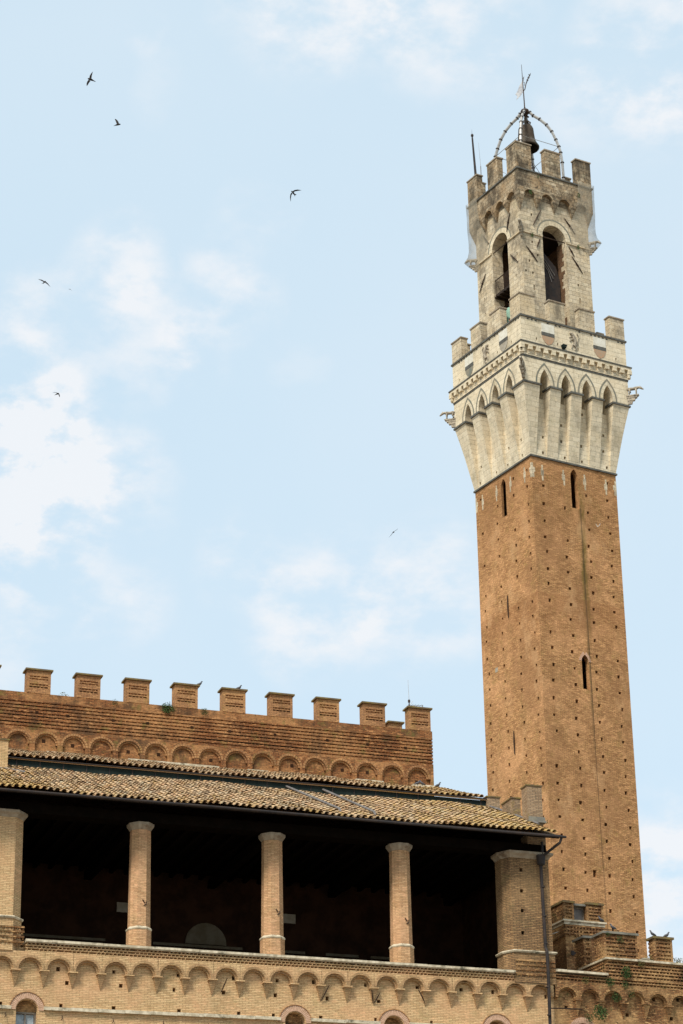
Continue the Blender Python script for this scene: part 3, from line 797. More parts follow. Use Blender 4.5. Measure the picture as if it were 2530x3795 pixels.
# wolves on brackets at the corners
def wolf(cx, cy, ang, z, s=1.0):
    b_ = MB(); ca, sa = math.cos(ang), math.sin(ang)
    def W(a, l, c): return (cx + (a*ca - l*sa)*s, cy + (a*sa + l*ca)*s, z + c*s)
    b_.tube([W(-.1,0,.42), W(.1,0,.47), W(.3,0,.46), W(.5,0,.48), W(.6,0,.5)], [.10,.12,.105,.125,.10], 8)
    b_.tube([W(.56,0,.5), W(.72,0,.52), W(.84,0,.46), W(.93,0,.38), W(1.0,0,.34)], [.10,.085,.085,.055,.03], 8)
    for l in (-.04, .04): b_.tube([W(.8,l,.52), W(.79,l*1.4,.62)], [.03,.01], 5)
    for l in (-.075, .075):
        b_.tube([W(.5,l,.42), W(.52,l,.22), W(.5,l,.08), W(.56,l,.02)], [.06,.04,.032,.03], 6)
        b_.tube([W(.06,l,.42), W(.12,l,.26), W(.04,l,.16), W(.08,l,.02)], [.08,.05,.035,.032], 6)
    b_.tube([W(-.05,0,.44), W(-.02,0,.2)], [.03,.02], 5)
    o = b_.build('wolf_statue', M['wolf_stone'], T, smooth=True)
    k_ = MB()
    for (a1, z1, z0, wd) in ((.62, 0, -.08, .15), (.52, -.081, -.22, .12), (.38, -.221, -.4, .1), (.2, -.401, -.62, .08)):
        vs2 = [W(-.3,-wd,z0), W(a1,-wd,z0), W(a1,wd,z0), W(-.3,wd,z0), W(-.3,-wd,z1), W(a1+.06,-wd,z1), W(a1+.06,wd,z1), W(-.3,wd,z1)]
        k_.add(vs2, [(3,2,1,0),(4,5,6,7),(0,1,5,4),(1,2,6,5),(2,3,7,6),(3,0,4,7)])
    k_.build('bracket', M['wolf_stone'], o)
for sx, sy in ((-1,-1), (1,-1), (-1,1)):
    an = math.atan2(sy, sx)
    wolf(sx*HC, sy*HC, an, 70.92, 1.0)
    wolf(sx*HB, sy*HB, an, 82.22, .82)
# timber platform and railing in the left opening, slatted hood and ladder in the right one
b_ = MB(); b_.box(-2.62, -1.0, -1.03, .81, 78.86, 79.02)
for i in range(5): y = -.95 + i*.42; b_.box(-2.68, -1.0, y, y+.1, 78.75, 78.86)
b_.build('platform', M['timber'], T)
b_ = MB(); b_.tube([(-2.6, -1.03, 80.1), (-2.6, .81, 80.1)], .035, 5)
for i in range(14): y = -1.0 + i*.138; b_.tube([(-2.6, y, 79.02), (-2.6, y, 80.1)], .014, 4)
b_.build('railing', M['iron'], T)
b_ = MB()
b_.add([(-1.05,-1.95,77.2),(.72,-1.95,77.2),(.72,-1.95,79.6),(.45,-1.95,80.6),(-1.05,-1.95,82.0),(-1.05,-1.9,77.2),(.72,-1.9,77.2),(.72,-1.9,79.6),(.45,-1.9,80.6),(-1.05,-1.9,82.0)],
       [(0,1,2,3,4),(9,8,7,6,5),(0,5,6,1),(1,6,7,2),(2,7,8,3),(3,8,9,4),(4,9,5,0)])
b_.build('hood_panel', M['gutter'], T)
b_ = MB()
for i in range(3):
    o_ = i*.28
    b_.tube([(-1.05, -2.0, 81.7-o_), (-.2, -2.0, 80.6-o_*.9), (.3-o_*.5, -2.0, 79.9-o_)], .035, 4)
build_each(b_, 'hood_slat', M['lead'], T)
b_ = MB()
for i in range(4): b_.box(-1.0, -.72, -2.03, -1.99, 77.7+i*.28, 77.74+i*.28)
build_each(b_, 'ladder_rung', M['galvanised'], T)
b_ = MB(); b_.box(-1.89, 1.89, -1.89, 1.89, 83.2, 83.3); b_.build('belfry_ceiling', M['timber'], T)

# ---- things on the tower (own top-level objects)
def on_tower(name, x=0, y=0, z=0):
    c, s = math.cos(R(30)), math.sin(R(30))
    return empty(name, (13.23 + x*c - y*s, 143.94 + x*s + y*c, z), R(30))
# iron frame carrying the great bell
FR = tag(on_tower('bell_cage', 0, 0, 86.1), 'pale metal cage of four curved ribs over the great bell', 'bell cage')
prof = [(.12, 93.85), (.35, 93.62), (.56, 93.32), (1.0, 92.95), (1.46, 92.4), (1.8, 91.8), (2.05, 91.1), (2.23, 90.5), (2.33, 90.0), (2.4, 89.2), (2.42, 88), (2.42, 86.1)]
for i in range(4):
    an = R(45 + 90*i); ca, sa = math.cos(an), math.sin(an)
    b_ = MB(); b_.tube([(r_*ca, r_*sa, z-86.1) for r_, z in prof], .10, 6)
    rb = b_.build('rib', M['galvanised'], FR)
    b_ = MB()
    for j in range(1, len(prof)-1):
        for k2 in (0, .5):
            r_ = prof[j][0]*(1-k2)+prof[j+1][0]*k2; z = prof[j][1]*(1-k2)+prof[j+1][1]*k2
            dr, dz = prof[j+1][0]-prof[j-1][0], prof[j+1][1]-prof[j-1][1]; l_ = math.hypot(dr, dz); dr /= l_; dz /= l_
            if k2: continue
            b_.tube([((r_-dr*.035)*ca, (r_-dr*.035)*sa, z-dz*.035-86.1), ((r_+dr*.035)*ca, (r_+dr*.035)*sa, z+dz*.035-86.1)], .135, 6)
    build_each(b_, 'clamp', M['gutter'], rb)
b_ = MB()
for i in range(4):
    a0, a1 = R(45+90*i), R(135+90*i)
    b_.tube([(2.23*math.cos(a0), 2.23*math.sin(a0), 4.4), (2.23*math.cos(a1), 2.23*math.sin(a1), 4.4)], .025, 4)
    b_.tube([(2.35*math.cos(a0), 2.35*math.sin(a0), 3.6), (1.6*math.cos(a1), 1.6*math.sin(a1), .9)], .022, 4)
b_.build('tie_rod', M['galvanised'], FR)
b_ = MB(); b_.lathe([(.12,7.45),(.28,7.5),(.32,7.62),(.28,7.75),(.1,7.85)], 0, 0, 10); b_.tube([(0,0,7.5),(0,0,6.9)], .07, 6); b_.tube([(-.3,0,7.3),(.3,0,7.3)], .06, 6)
b_.build('crown_hub', M['iron'], FR)
b_ = MB()
for x, y in ((.3,.3), (-.3,.3), (.3,-.3), (-.3,-.3)): b_.tube([(x*1.6, y*1.6, 0), (x*.5, y*.5, 4.6)], .045, 5)
for z in (.8, 1.7, 2.6, 3.5):
    r_ = .44*(1-z/7); b_.tube([(r_,r_,z),(-r_,r_,z),(-r_,-r_,z),(r_,-r_,z),(r_,r_,z)], .03, 4)
    b_.tube([(r_,r_,z),(-r_,-r_,z+.8)], .025, 4); b_.tube([(-r_,r_,z),(r_,-r_,z+.8)], .025, 4)
b_.build('lattice_post', M['gutter'], FR)
# great bell
BL = tag(on_tower('great_bell', 0, 0, 90.75), 'great weathered bronze bell hanging under the arched frame on the tower top', 'bell')
b_ = MB(); b_.lathe([(.80,0),(.86,.02),(.87,.1),(.78,.25),(.66,.48),(.59,.8),(.55,1.2),(.52,1.55),(.45,1.72),(.28,1.82),(.02,1.84)], 0, 0, 28, False)
bo = b_.build('bell_body', M['bronze'], BL, smooth=True)
b_ = MB(); b_.lathe([(.03,1.5),(.38,1.4),(.45,.8),(.6,.35),(.79,-.004)], 0, 0, 28, False); b_.build('bell_mouth', M['bell_inside'], BL, smooth=True)
b_ = MB(); b_.tube([(0,0,1.4),(0,0,.1)], [.04,.05]); b_.lathe([(.02,-.08),(.12,-.02),(.14,.08),(.1,.18),(.03,.22)], 0, 0, 10); b_.build('clapper', M['iron'], BL)
b_ = MB()
for i in range(6):
    a0 = R(60*i); b_.tube([(.3*math.cos(a0), .3*math.sin(a0), 1.78), (.36*math.cos(a0), .36*math.sin(a0), 2.0), (.14*math.cos(a0), .14*math.sin(a0), 2.2)], .055, 5)
b_.tube([(0,0,1.8),(0,0,2.5)], .09, 6); b_.build('bell_canons', M['bronze'], BL)
# weather vane
WV = tag(on_tower('weather_vane', 0, 0, 93.9), 'weather vane with white swallow-tailed metal flag on a thin rod above the bell frame', 'weather vane')
b_ = MB(); b_.tube([(0,0,-.05),(-.02,0,1.2),(-.05,.0,2.3),(-.08,0,3.7)], [.045,.04,.03,.014], 5); b_.lathe([(.02,.1),(.07,.16),(.02,.24)], 0, 0, 8); b_.build('rod', M['iron'], WV)
# flag hangs along local -x/+y (towards the left of the photo)
def wp(l, z): return (-.05 + l*math.cos(R(-30)), l*math.sin(R(-30)), z)
b_ = MB(); poly = [(-.02, 2.35), (-.02, 1.42), (-.22, 1.12), (-.36, .98), (-.52, .78), (-.42, 1.12), (-.55, 1.25), (-.4, 1.52), (-.25, 1.95)]
n = len(poly); A_ = [wp(l, z) for l, z in poly]; B_ = [(x+.012, y+.02, z) for x, y, z in A_]
b_.add(A_+B_, [tuple(range(n)), tuple(range(2*n-1, n-1, -1))] + [(i, (i+1) % n, n+(i+1) % n, n+i) for i in range(n)])
b_.build('flag', M['white_metal'], WV)
b_ = MB(); b_.tube([wp(.0,1.5), wp(.12,1.65), wp(.22,2.1), wp(.35,2.45), wp(.5,2.8), wp(.6,3.0)], [.03,.035,.035,.045,.045,.008], 5)
for l, z in ((.33,2.4), (.42,2.62), (.5,2.85)): b_.tube([wp(l-.08,z+.04), wp(l+.08,z-.03)], .022, 4)
b_.tube([wp(.0,2.45), wp(.1,2.7), wp(.02,2.2), wp(.14,2.25), wp(.1,1.95)], .02, 4)
b_.build('scroll_arm', M['iron'], WV)
# mast on the left corner
MS = tag(on_tower('mast', -2.62, 2.45, 86.1), 'slim dark pole with a knobbed tip leaning behind the leftmost merlon of the tower top', 'mast')
b_ = MB(); b_.tube([(0,0,0),(-.05,.05,3.2),(-.13,.13,6.0),(-.14,.14,6.4)], [.10,.085,.06,.045], 6); b_.lathe([(.03,6.2),(.10,6.28),(.09,6.4),(.03,6.46)], -.135, .135, 8); b_.tube([(-.14,.14,6.4),(-.14,.14,6.8)], [.015,.006], 4)
b_.build('pole', M['gutter'], MS)
MS2 = tag(on_tower('rod_antenna', -2.45, 2.15, 86.1), 'short thin rod antenna just right of the leaning mast on the tower top', 'antenna')
b_ = MB(); b_.tube([(0,0,0),(0,0,3.7)], .03, 5); b_.tube([(0,0,3.7),(-.06,.06,5.6)], [.015,.006], 4); b_.build('rod', M['lead'], MS2)
# verdigris bell behind the left parapet
VB = tag(on_tower('small_bell', -3.0, -1.32, 74.0), 'green verdigris bell behind the lower parapet beside the belfry opening', 'bell')
b_ = MB(); b_.lathe([(.50,1.55),(.52,1.6),(.44,1.75),(.34,2.1),(.30,2.6),(.26,2.85),(.12,2.95)], 0, 0, 20); b_.build('bell_body', M['verdigris'], VB, smooth=True)
b_ = MB(); b_.tube([(0,0,2.9),(0,0,3.3)], .05); b_.tube([(0,-.75,0),(0,-.75,3.3),(0,.75,3.3),(0,.75,0)], .05, 5); b_.build('hanger', M['iron'], VB)
# spotlight on the cornice
SP = tag(on_tower('floodlight', -.92, -4.25, 73.06), 'small dark floodlight standing on the tower cornice below the coats of arms', 'floodlight')
b_ = MB(); b_.box(-.05,.05,-.05,.05,0,.08); b_.frus((-.1,.1,-.13,.12), .08, (-.16,.16,-.16,.1), .3); b_.build('housing', M['green_sheet'], SP)

# netting over the outer corners of the belfry
def netting(mirror, label):
    rows_ = [(87.0, 1.85, 3.14, 3.16), (86.0, 1.8, 3.10, 3.13), (84.9, 1.66, 3.09, 3.13), (84.6, 1.55, 3.02, 3.12), (83.9, 1.35, 2.88, 3.09), (83.3, 1.12, 2.80, 3.10), (82.9, 1.35, 2.79, 3.16), (82.5, 1.8, 2.79, 3.36), (82.1, 2.1, 2.8, 3.12), (81.75, 2.5, 2.79, 2.82)]
    b_ = MB(); vs2 = []
    for z, xi, h, co in rows_:
        for k_ in range(5):
            t_ = k_/4; x = xi*(1-t_) + h*t_*1.0
            wob = .03*math.sin(z*3.1 + k_*1.7)
            vs2.append((x, -h - wob - (co-h)*t_**3, z)) if k_ < 4 else vs2.append((co, -co, z))
        for k_ in range(1, 4):
            t_ = k_/3; vs2.append((h + (co-h)*(1-t_)**3*.6, -h + 1.5*t_, z))
    w_ = 8; fs2 = []
    for i in range(len(rows_)-1):
        for j in range(w_-1): fs2.append((i*w_+j, i*w_+j+1, (i+1)*w_+j+1, (i+1)*w_+j))
    if mirror: vs2 = [(y, x, z) for x, y, z in vs2]
    e = on_tower('bird_netting'); b_.add(vs2, fs2); b_.build('net_sheet', M['netting'], e, smooth=True)
    tag(e, label, 'netting', 'bird nets on the belfry corners')
    return e
netting(False, 'grey translucent net draped over the right-hand corner of the belfry and its wolf')
netting(True, 'grey translucent net draped over the left-hand corner of the belfry and its wolf')

# person behind the parapet
PE = on_tower('person', -3.35, -2.15, 73.86); tag(PE, 'person in a green T-shirt leaning on the lower parapet of the tower', 'person')
def skin_body(name, verts, edges, radii, mat, parent, sub=2):
    me = bpy.data.meshes.new(name); me.from_pydata(verts, edges, []); o = bpy.data.objects.new(name, me); col.objects.link(o)
    md = o.modifiers.new('s', 'SKIN'); md.use_smooth_shade = True
    for i, r_ in enumerate(radii):
        me.skin_vertices[0].data[i].radius = (r_, r_) if not isinstance(r_, tuple) else r_
    me.skin_vertices[0].data[0].use_root = True
    o.modifiers.new('u', 'SUBSURF').levels = sub
    bpy.context.view_layer.update(); dg = bpy.context.evaluated_depsgraph_get()
    m2 = bpy.data.meshes.new_from_object(o.evaluated_get(dg)); o.modifiers.clear(); o.data = m2; o.data.materials.clear(); o.data.materials.append(mat); o.parent = parent
    return o
# faces -x (towards the left of the photo), z up; leans forward with both hands on the parapet
V = [(0,0,.92),(-.04,0,1.1),(-.12,0,1.32),(-.17,0,1.44),(-.2,0,1.52),(-.23,0,1.6),(-.24,0,1.68),
     (-.12,.18,1.38),(-.26,.25,1.14),(-.42,.2,1.07),(-.12,-.18,1.38),(-.26,-.25,1.14),(-.42,-.2,1.07),
     (0,.1,.88),(.02,.12,.48),(.04,.12,.08),(-.1,.12,.04),(0,-.1,.88),(.05,-.12,.48),(.08,-.12,.08),(-.06,-.12,.04)]
Ed = [(0,1),(1,2),(2,3),(3,4),(4,5),(5,6),(2,7),(7,8),(8,9),(2,10),(10,11),(11,12),(0,13),(13,14),(14,15),(15,16),(0,17),(17,18),(18,19),(19,20)]
Rd = [.13,.13,.15,.06,.055,.095,.085,.06,.045,.03,.06,.045,.03,.09,.06,.045,.04,.09,.06,.045,.04]
skin_body('body', V, Ed, Rd, M['skin'], PE)
for s in (-1, 1):     # hands: palm with four fingers and a thumb
    vv = [(-.42,.2*s,1.07)]; ee = []; rr = [.028]
    vv.append((-.5,.2*s,1.055)); ee.append((0,1)); rr.append(.03)
    for k_, (dy, ln) in enumerate(((-.03,.07),(-.01,.085),(.012,.08),(.033,.062))):
        i0 = len(vv); vv += [(-.53,(.2+dy)*s,1.06),(-.53-ln*.5,(.2+dy)*s,1.058),(-.53-ln,(.2+dy)*s,1.035)]; ee += [(1,i0),(i0,i0+1),(i0+1,i0+2)]; rr += [.009,.009,.008]
    i0 = len(vv); vv += [(-.47,.155*s,1.06),(-.51,.135*s,1.05)]; ee += [(1,i0),(i0,i0+1)]; rr += [.011,.009]
    skin_body('hand', vv, ee, rr, M['skin'], PE, 1)
skin_body('shirt', [(0,0,.94),(-.04,0,1.1),(-.12,0,1.32),(-.16,0,1.42),(-.12,.18,1.38),(-.2,.23,1.22),(-.12,-.18,1.38),(-.2,-.23,1.22)], [(0,1),(1,2),(2,3),(2,4),(4,5),(2,6),(6,7)], [.15,.15,.17,.075,.078,.07,.078,.07], M['shirt'], PE)
skin_body('trousers', [(0,0,.92),(0,.1,.86),(.02,.12,.48),(.04,.12,.12),(0,-.1,.86),(.05,-.12,.48),(.08,-.12,.12)], [(0,1),(1,2),(2,3),(0,4),(4,5),(5,6)], [.145,.105,.075,.06,.105,.075,.06], M['trousers'], PE)
b_ = MB(); b_.lathe([(.02,1.795),(.06,1.785),(.095,1.74),(.105,1.68),(.095,1.64)], -.215, 0, 12); b_.build('hair', M['hair'], PE, smooth=True)
b_ = MB(); b_.tube([(-.31,0,1.65),(-.35,0,1.625)], [.02,.015], 5); b_.build('nose', M['skin'], PE)
b_ = MB(); b_.box(-.325,-.31,-.045,-.02,1.665,1.675); b_.box(-.325,-.31,.02,.045,1.665,1.675); b_.box(-.322,-.3,-.025,.025,1.59,1.598); b_.build('face_features', M['hair'], PE)

# =================================================================== PALACE WITH THE LOGGIA
PO = (-3.2935, 99.9457, 0); PA = R(19.9)
P = empty('loggia_palace', PO, PA)
tag(P, 'pale brick palace front with a dark open loggia under a tiled roof, arched corbels below', 'palace')
def pworld(s, t, z):
    return (PO[0] + s*math.cos(PA) - t*math.sin(PA), PO[1] + s*math.sin(PA) + t*math.cos(PA), z)
def dz(s): return .0095*(s+9)     # the old courses climb slightly to the right
X0, X1 = -17.0, 12.95
# --- lower wall with windows and putlog holes
mb = MB(); mb.box(X0, X1, .25, 1.0, 0, 24.42)
fw = mb.build('facade_wall', M['brick_pale'], P)
WIN = [(-10.13, 21.90), (1.17, 22.0), (5.55, 22.06), (10.25, 22.12)]
cm = MB()
for x, zc in WIN:
    poly = [(x-.44, 18.2), (x+.44, 18.2)] + [(x + .44*math.cos(a_*math.pi/12), zc + .44*math.sin(a_*math.pi/12)) for a_ in range(13)]
    cm.prism(poly, .1, 1.2)
for (s, z) in ((-8.91,23.62),(-8.53,23.08),(-6.6,23.64),(-6.29,23.1),(-3.88,23.67),(-4.05,23.06),(-1.5,23.69),(-1.93,23.07),(.39,23.7),(1.99,23.73),(4.3,23.74),(6.64,23.77),(8.64,23.79),(10.11,23.77),(12.58,23.7),(.31,23.08),(2.58,23.07),(4.88,23.08),(-8.75,22.16),(-6.57,22.17),(-3.83,22.2),(-1.28,22.23),(.22,22.25),(2.29,22.27),(4.72,22.3),(7.24,22.33),(-11.2,22.1)):
    w_ = rng.uniform(.06, .085); hh = rng.uniform(.065, .09)
    if any(abs(s-x) < .62 and z < 22.7 for x, _ in WIN): continue
    cm.box(s-w_, s+w_, .1, .6, z-hh, z+hh)
for x in [-16.0+1.7*i for i in range(17)]:
    for z in (19.5, 17.2, 14.9): cm.box(x-.07, x+.07, .1, .6, z-.08, z+.08)
cut(fw, cm)
# --- corbel table (two orders of little arches)
cw = 1.177; centres = [-10.1 + cw*k for k in range(-5, 20)]
mo, mi, mr = MB(), MB(), MB()
for c_ in centres:
    zs = 23.50 + dz(c_)*.9 + rng.uniform(-.01, .01)
    hw_ = cw/2
    c_ += rng.uniform(-.012, .012)
    arch_cell(mo, c_, hw_+.012, .485, zs, 24.22, 0.0, .12)
    arch_cell(mi, c_, hw_+.012, .41, zs-.002, 24.1, .1, .251)
    ring(mr, c_, .488, .585, zs, -.018, .02)
for c_ in [-10.1 + cw*(k+.5) for k in range(-5, 19)]:
    zs = 23.50 + dz(c_)*.9
    corbel(mi, c_, .175, zs-.66, zs-.003, .01, .25)
    mo.box(c_-.19, c_+.19, -.02, .25, zs-.055, zs-.004)
for c_ in centres: pass
o = mo.build('corbel_table', M['brick_pale'], P); mi.build('inner_arches', M['brick_corbel'], o)
mr.build('arch_rings', M['brick_corbel'], o)
# --- dentil courses below the parapet ledge
mb = MB()
for a0, a1 in ((-10.33, 11.02),):
    mb.box(a0, a1, .0, .3, 24.221, 24.26)
    for i, z in enumerate((24.262, 24.372, 24.482)):
        dogtooth(mb, a0, a1, -.035-.03*i, .12, z, .07, .17, .5*(i % 2))
        mb.box(a0, a1, -.02-.03*i, .3, z+.071, z+.1095)
    mb.box(a0, a1, .14, .5, 24.262, 24.55)
mb.build('dentil_courses', M['brick_pale'], P)
led = MB()
xx = -10.36
while xx < 11.04:
    nx = min(11.04, xx + rng.uniform(.8, 1.3)); j = rng.uniform(-.012, .012)
    led.box(xx+.004, nx-.004, -.16+j, 1.0, 24.595+j*.5, 24.69+j*.6); led.box(xx+.002, nx-.002, -.11+j, .9, 24.555, 24.594+j*.5); xx = nx
led.build('parapet_ledge', M['ledge_stone'], P)
# --- string course with window arches
led = MB(); segs = []; edges_ = [X0] + [q for x, _ in WIN for q in (x-.66, x+.66)] + [X1]
for i in range(0, len(edges_), 2):
    a0, a1 = edges_[i], edges_[i+1]; n_ = max(1, int((a1-a0)/1.1))
    for k_ in range(n_):
        s0 = a0+(a1-a0)*k_/n_; s1 = a0+(a1-a0)*(k_+1)/n_; zz = 21.93 + .0125*(s0+9)
        led.box(s0+.003, s1-.003, .11, .3, zz, zz+.13)
    led.build('string_course', M['ledge_stone'], P); led = MB()
for x, zc in WIN:
    b_ = MB(); voussoirs(b_, x, .47, .70, zc, .215, .3, 27)
    wo = b_.build('window_arch', M['brick_red_plain'], P)
    b_ = MB(); ring(b_, x, .705, .735, zc, .19, .26, 18); b_.build('hood_mould', M['brick_merlon'], wo)
    b_ = MB(); b_.prism([(x-.43, zc-.02), (x+.43, zc-.02)] + [(x + .43*math.cos(a_*math.pi/12), zc + .43*math.sin(a_*math.pi/12)) for a_ in range(1, 12)], .62, .75)
    b_.build('tympanum', M['brick_wing'], wo)
    fo = MB()
    for x0_, x1_ in ((x-.44, x-.38), (x-.03, x+.03), (x+.38, x+.44)): fo.box(x0_, x1_, .56, .62, 18.3, zc-.09)
    fo.box(x-.44, x+.44, .56, .62, zc-.09, zc-.025)
    fr = fo.build('window_frame', M['frame_wood'], wo)
    b_ = MB(); b_.box(x-.37, x+.37, .66, .67, 18.3, zc-.1); b_.build('curtain', M['curtain' if x < -5 else 'glass'], wo)
# iron stays on the corbels
for (x0, z0, x1, z1) in ((-1.86, 23.62, -2.06, 23.06), (2.59, 23.58, 2.3, 22.95), (4.48, 23.5, 4.6, 22.98), (4.84, 23.38, 4.67, 23.0), (6.59, 23.62, 6.94, 23.12)):
    b_ = MB(); b_.tube([(x0, -.03 if x0 < -1 else .0, z0), ((x0+x1)/2, .08, (z0+z1)/2), (x1, .2, z1)], [.018, .03, .018], 5); b_.build('iron_stay', M['iron'], P)
for x in (-8.7, -6.6, -4.5, -2.6, 3.2, 7.6, 9.0, -11.0):
    b_ = MB(); b_.tube([(x, .2, 21.75), (x, .15, 21.6), (x-.05, .1, 21.55)], .018, 4); b_.build('iron_hook', M['iron'], P)

# --- columns
def octagon(r_, cx=0, cy=0):    # flats facing +-x, +-y ; r_ = half width across flats
    k_ = r_*math.tan(math.pi/8)
    return [(cx-r_, cy-k_), (cx-k_, cy-r_), (cx+k_, cy-r_), (cx+r_, cy-k_), (cx+r_, cy+k_), (cx+k_, cy+r_), (cx-k_, cy+r_), (cx-r_, cy+k_)]
def octa_stack(mb_, levels):
    vs2, fs2 = [], []
    for r_, z in levels: vs2 += [(x, y, z) for x, y in octagon(r_)]
    n_ = len(levels)
    for i in range(n_-1):
        for j in range(8): fs2.append((8*i+j, 8*i+(j+1) % 8, 8*i+8+(j+1) % 8, 8*i+8+j))
    fs2 += [tuple(range(7, -1, -1)), tuple(range(8*n_-8, 8*n_))]
    mb_.add(vs2, fs2)
CY = .52
def column():
    b_ = MB(); octa_stack(b_, [(.435, 25.56), (.405, 29.68)]); c = b_.build('column', M['brick_column'], P)
    b_ = MB(); octa_stack(b_, [(.48, 24.4), (.48, 25.44)]); b_.build('pedestal', M['brick_column'], c)
    b_ = MB(); octa_stack(b_, [(.485, 25.441), (.505, 25.47), (.505, 25.51), (.44, 25.58)]); b_.build('base_moulding', M['ledge_stone'], c)
    b_ = MB(); octa_stack(b_, [(.41, 29.681), (.45, 29.74), (.53, 29.86), (.54, 29.97)]); b_.build('capital', M['cap_stone'], c)
    b_ = MB(); b_.tube([(.02, -.45, 26.68), (.1, -.48, 26.55), (.2, -.45, 26.6), (.17, -.47, 26.48), (.08, -.45, 26.44)], .022, 4)
    b_.build('iron_hook', M['iron'], c)
    return c
c0 = column(); c0.location = (-5.51, CY, 0)
for x in (.275, 6.08): copy(c0, (x, CY, 0))
# end piers
def pier(name, x0, x1, cham, side):
    """broad end pier, chamfered on the loggia side (side=+1: loggia is to its right)"""
    d = 1.1
    def pl(o_):
        if side < 0:   # loggia to the left of this pier
            return [(x0-o_, .42), (x0+cham-o_*.4, -.0-o_), (x1+o_, -.0-o_), (x1+o_, d), (x0-o_, d)]
        return [(x0-o_, -.0-o_), (x1-cham+o_*.4, -.0-o_), (x1+o_, .42), (x1+o_, d), (x0-o_, d)]
    def stack(levels, mat, nm, par):
        b2 = MB(); vs2, fs2 = [], []
        for o_, z in levels: vs2 += [(x, y, z) for x, y in pl(o_)]
        n_ = len(levels)
        for i in range(n_-1):
            for j in range(5): fs2.append((5*i+j, 5*i+(j+1) % 5, 5*i+5+(j+1) % 5, 5*i+5+j))
        fs2 += [tuple(range(4, -1, -1)), tuple(range(5*n_-5, 5*n_))]; b2.add(vs2, fs2); return b2.build(nm, mat, par)
    o = stack([(0, 25.63), (-.02, 29.72)], M['brick_pier'] if side < 0 else M['brick_pale'], name, P)
    stack([(.1, 25.5), (.14, 25.56), (.12, 25.6), (.02, 25.631)], M['ledge_stone'], 'base_moulding', o)
    stack([(.05, 24.2), (.05, 25.499)], M['brick_pier'] if side < 0 else M['brick_pale'], 'pedestal', o)
    stack([(-.01, 29.721), (.06, 29.82), (.16, 29.9), (.17, 30.0)], M['cap_stone'], 'capital', o)
    return o
pr = pier('end_pier', 10.80, 12.93, .27, -1)
cm = MB()
for x, z in ((11.59, 29.19), (11.57, 28.24), (11.56, 27.36), (11.53, 26.38)): cm.box(x-.075, x+.075, -.1, .35, z-.08, z+.08)
cut(pr, cm)
pier('end_pier', -17, -10.50, .40, 1)
# dentil blocks on the pedestals of the end piers
mb = MB()
for a0, a1 in ((11.1, 12.95), (X0, -10.42)):
    for i, z in enumerate((24.45, 24.66, 24.87, 25.05)): dogtooth(mb, a0, a1, -.09, -.02, z, .07, .17, .5*(i % 2)); mb.box(a0, a1, -.095, -.02, z+.071, z+.14)
    mb.build('dentil_courses', M['brick_wing'], P); mb = MB()

# --- loggia interior, its shade put into near-black wall and timber colours
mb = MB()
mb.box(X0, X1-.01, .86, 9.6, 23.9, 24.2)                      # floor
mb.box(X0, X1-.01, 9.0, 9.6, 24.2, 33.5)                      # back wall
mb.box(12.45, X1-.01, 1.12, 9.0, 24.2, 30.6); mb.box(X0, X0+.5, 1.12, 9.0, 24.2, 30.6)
mb.build('loggia_room', M['shade_dark_wall'], P)
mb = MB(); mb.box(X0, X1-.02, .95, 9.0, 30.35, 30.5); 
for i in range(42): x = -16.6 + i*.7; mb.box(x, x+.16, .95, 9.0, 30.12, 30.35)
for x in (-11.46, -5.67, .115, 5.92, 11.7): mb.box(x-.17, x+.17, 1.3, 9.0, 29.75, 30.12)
mb.build('loggia_ceiling', M['shade_dark_timber'], P)
mb = MB(); mb.box(X0, X1-.05, .14, .92, 30.002, 30.42); mb.build('lintel_beam', M['shade_dark_timber'], P)
mb = MB(); mb.prism([(-1.1, 27.15), (.82, 27.15)] + [(-.14 + .96*math.cos(a_*math.pi/14), 27.2 + .93*math.sin(a_*math.pi/14)) for a_ in range(15)], 8.9, 8.99)
mb.build('lunette', M['lunette'], P)
mb = MB()
for a0, a1 in ((-9.0, -4.8), (-2.6, -1.2), (-1.2, 1.6), (2.4, 4.6), (5.6, 7.2), (7.8, 10.0)): mb.box(a0, a1, 8.93, 8.99, 27.0, 27.12)
build_each(mb, 'dado_moulding', M['lunette'], P)
for x0_, x1_, z0_, z1_ in ((3.49, 4.15, 28.39, 28.82), (-4.3, -3.7, 28.38, 28.82)):
    mb = MB(); mb.box(x0_, x1_, 8.94, 8.99, z0_, z1_); mb.build('wall_plaque', M['plaster_grey'], P)

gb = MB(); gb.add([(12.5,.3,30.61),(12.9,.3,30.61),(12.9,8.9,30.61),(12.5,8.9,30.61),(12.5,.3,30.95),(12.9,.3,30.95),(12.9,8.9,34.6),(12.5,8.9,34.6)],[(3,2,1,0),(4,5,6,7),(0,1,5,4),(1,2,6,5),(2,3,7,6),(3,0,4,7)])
gb.build('gable_end', M['brick_dark'], P)
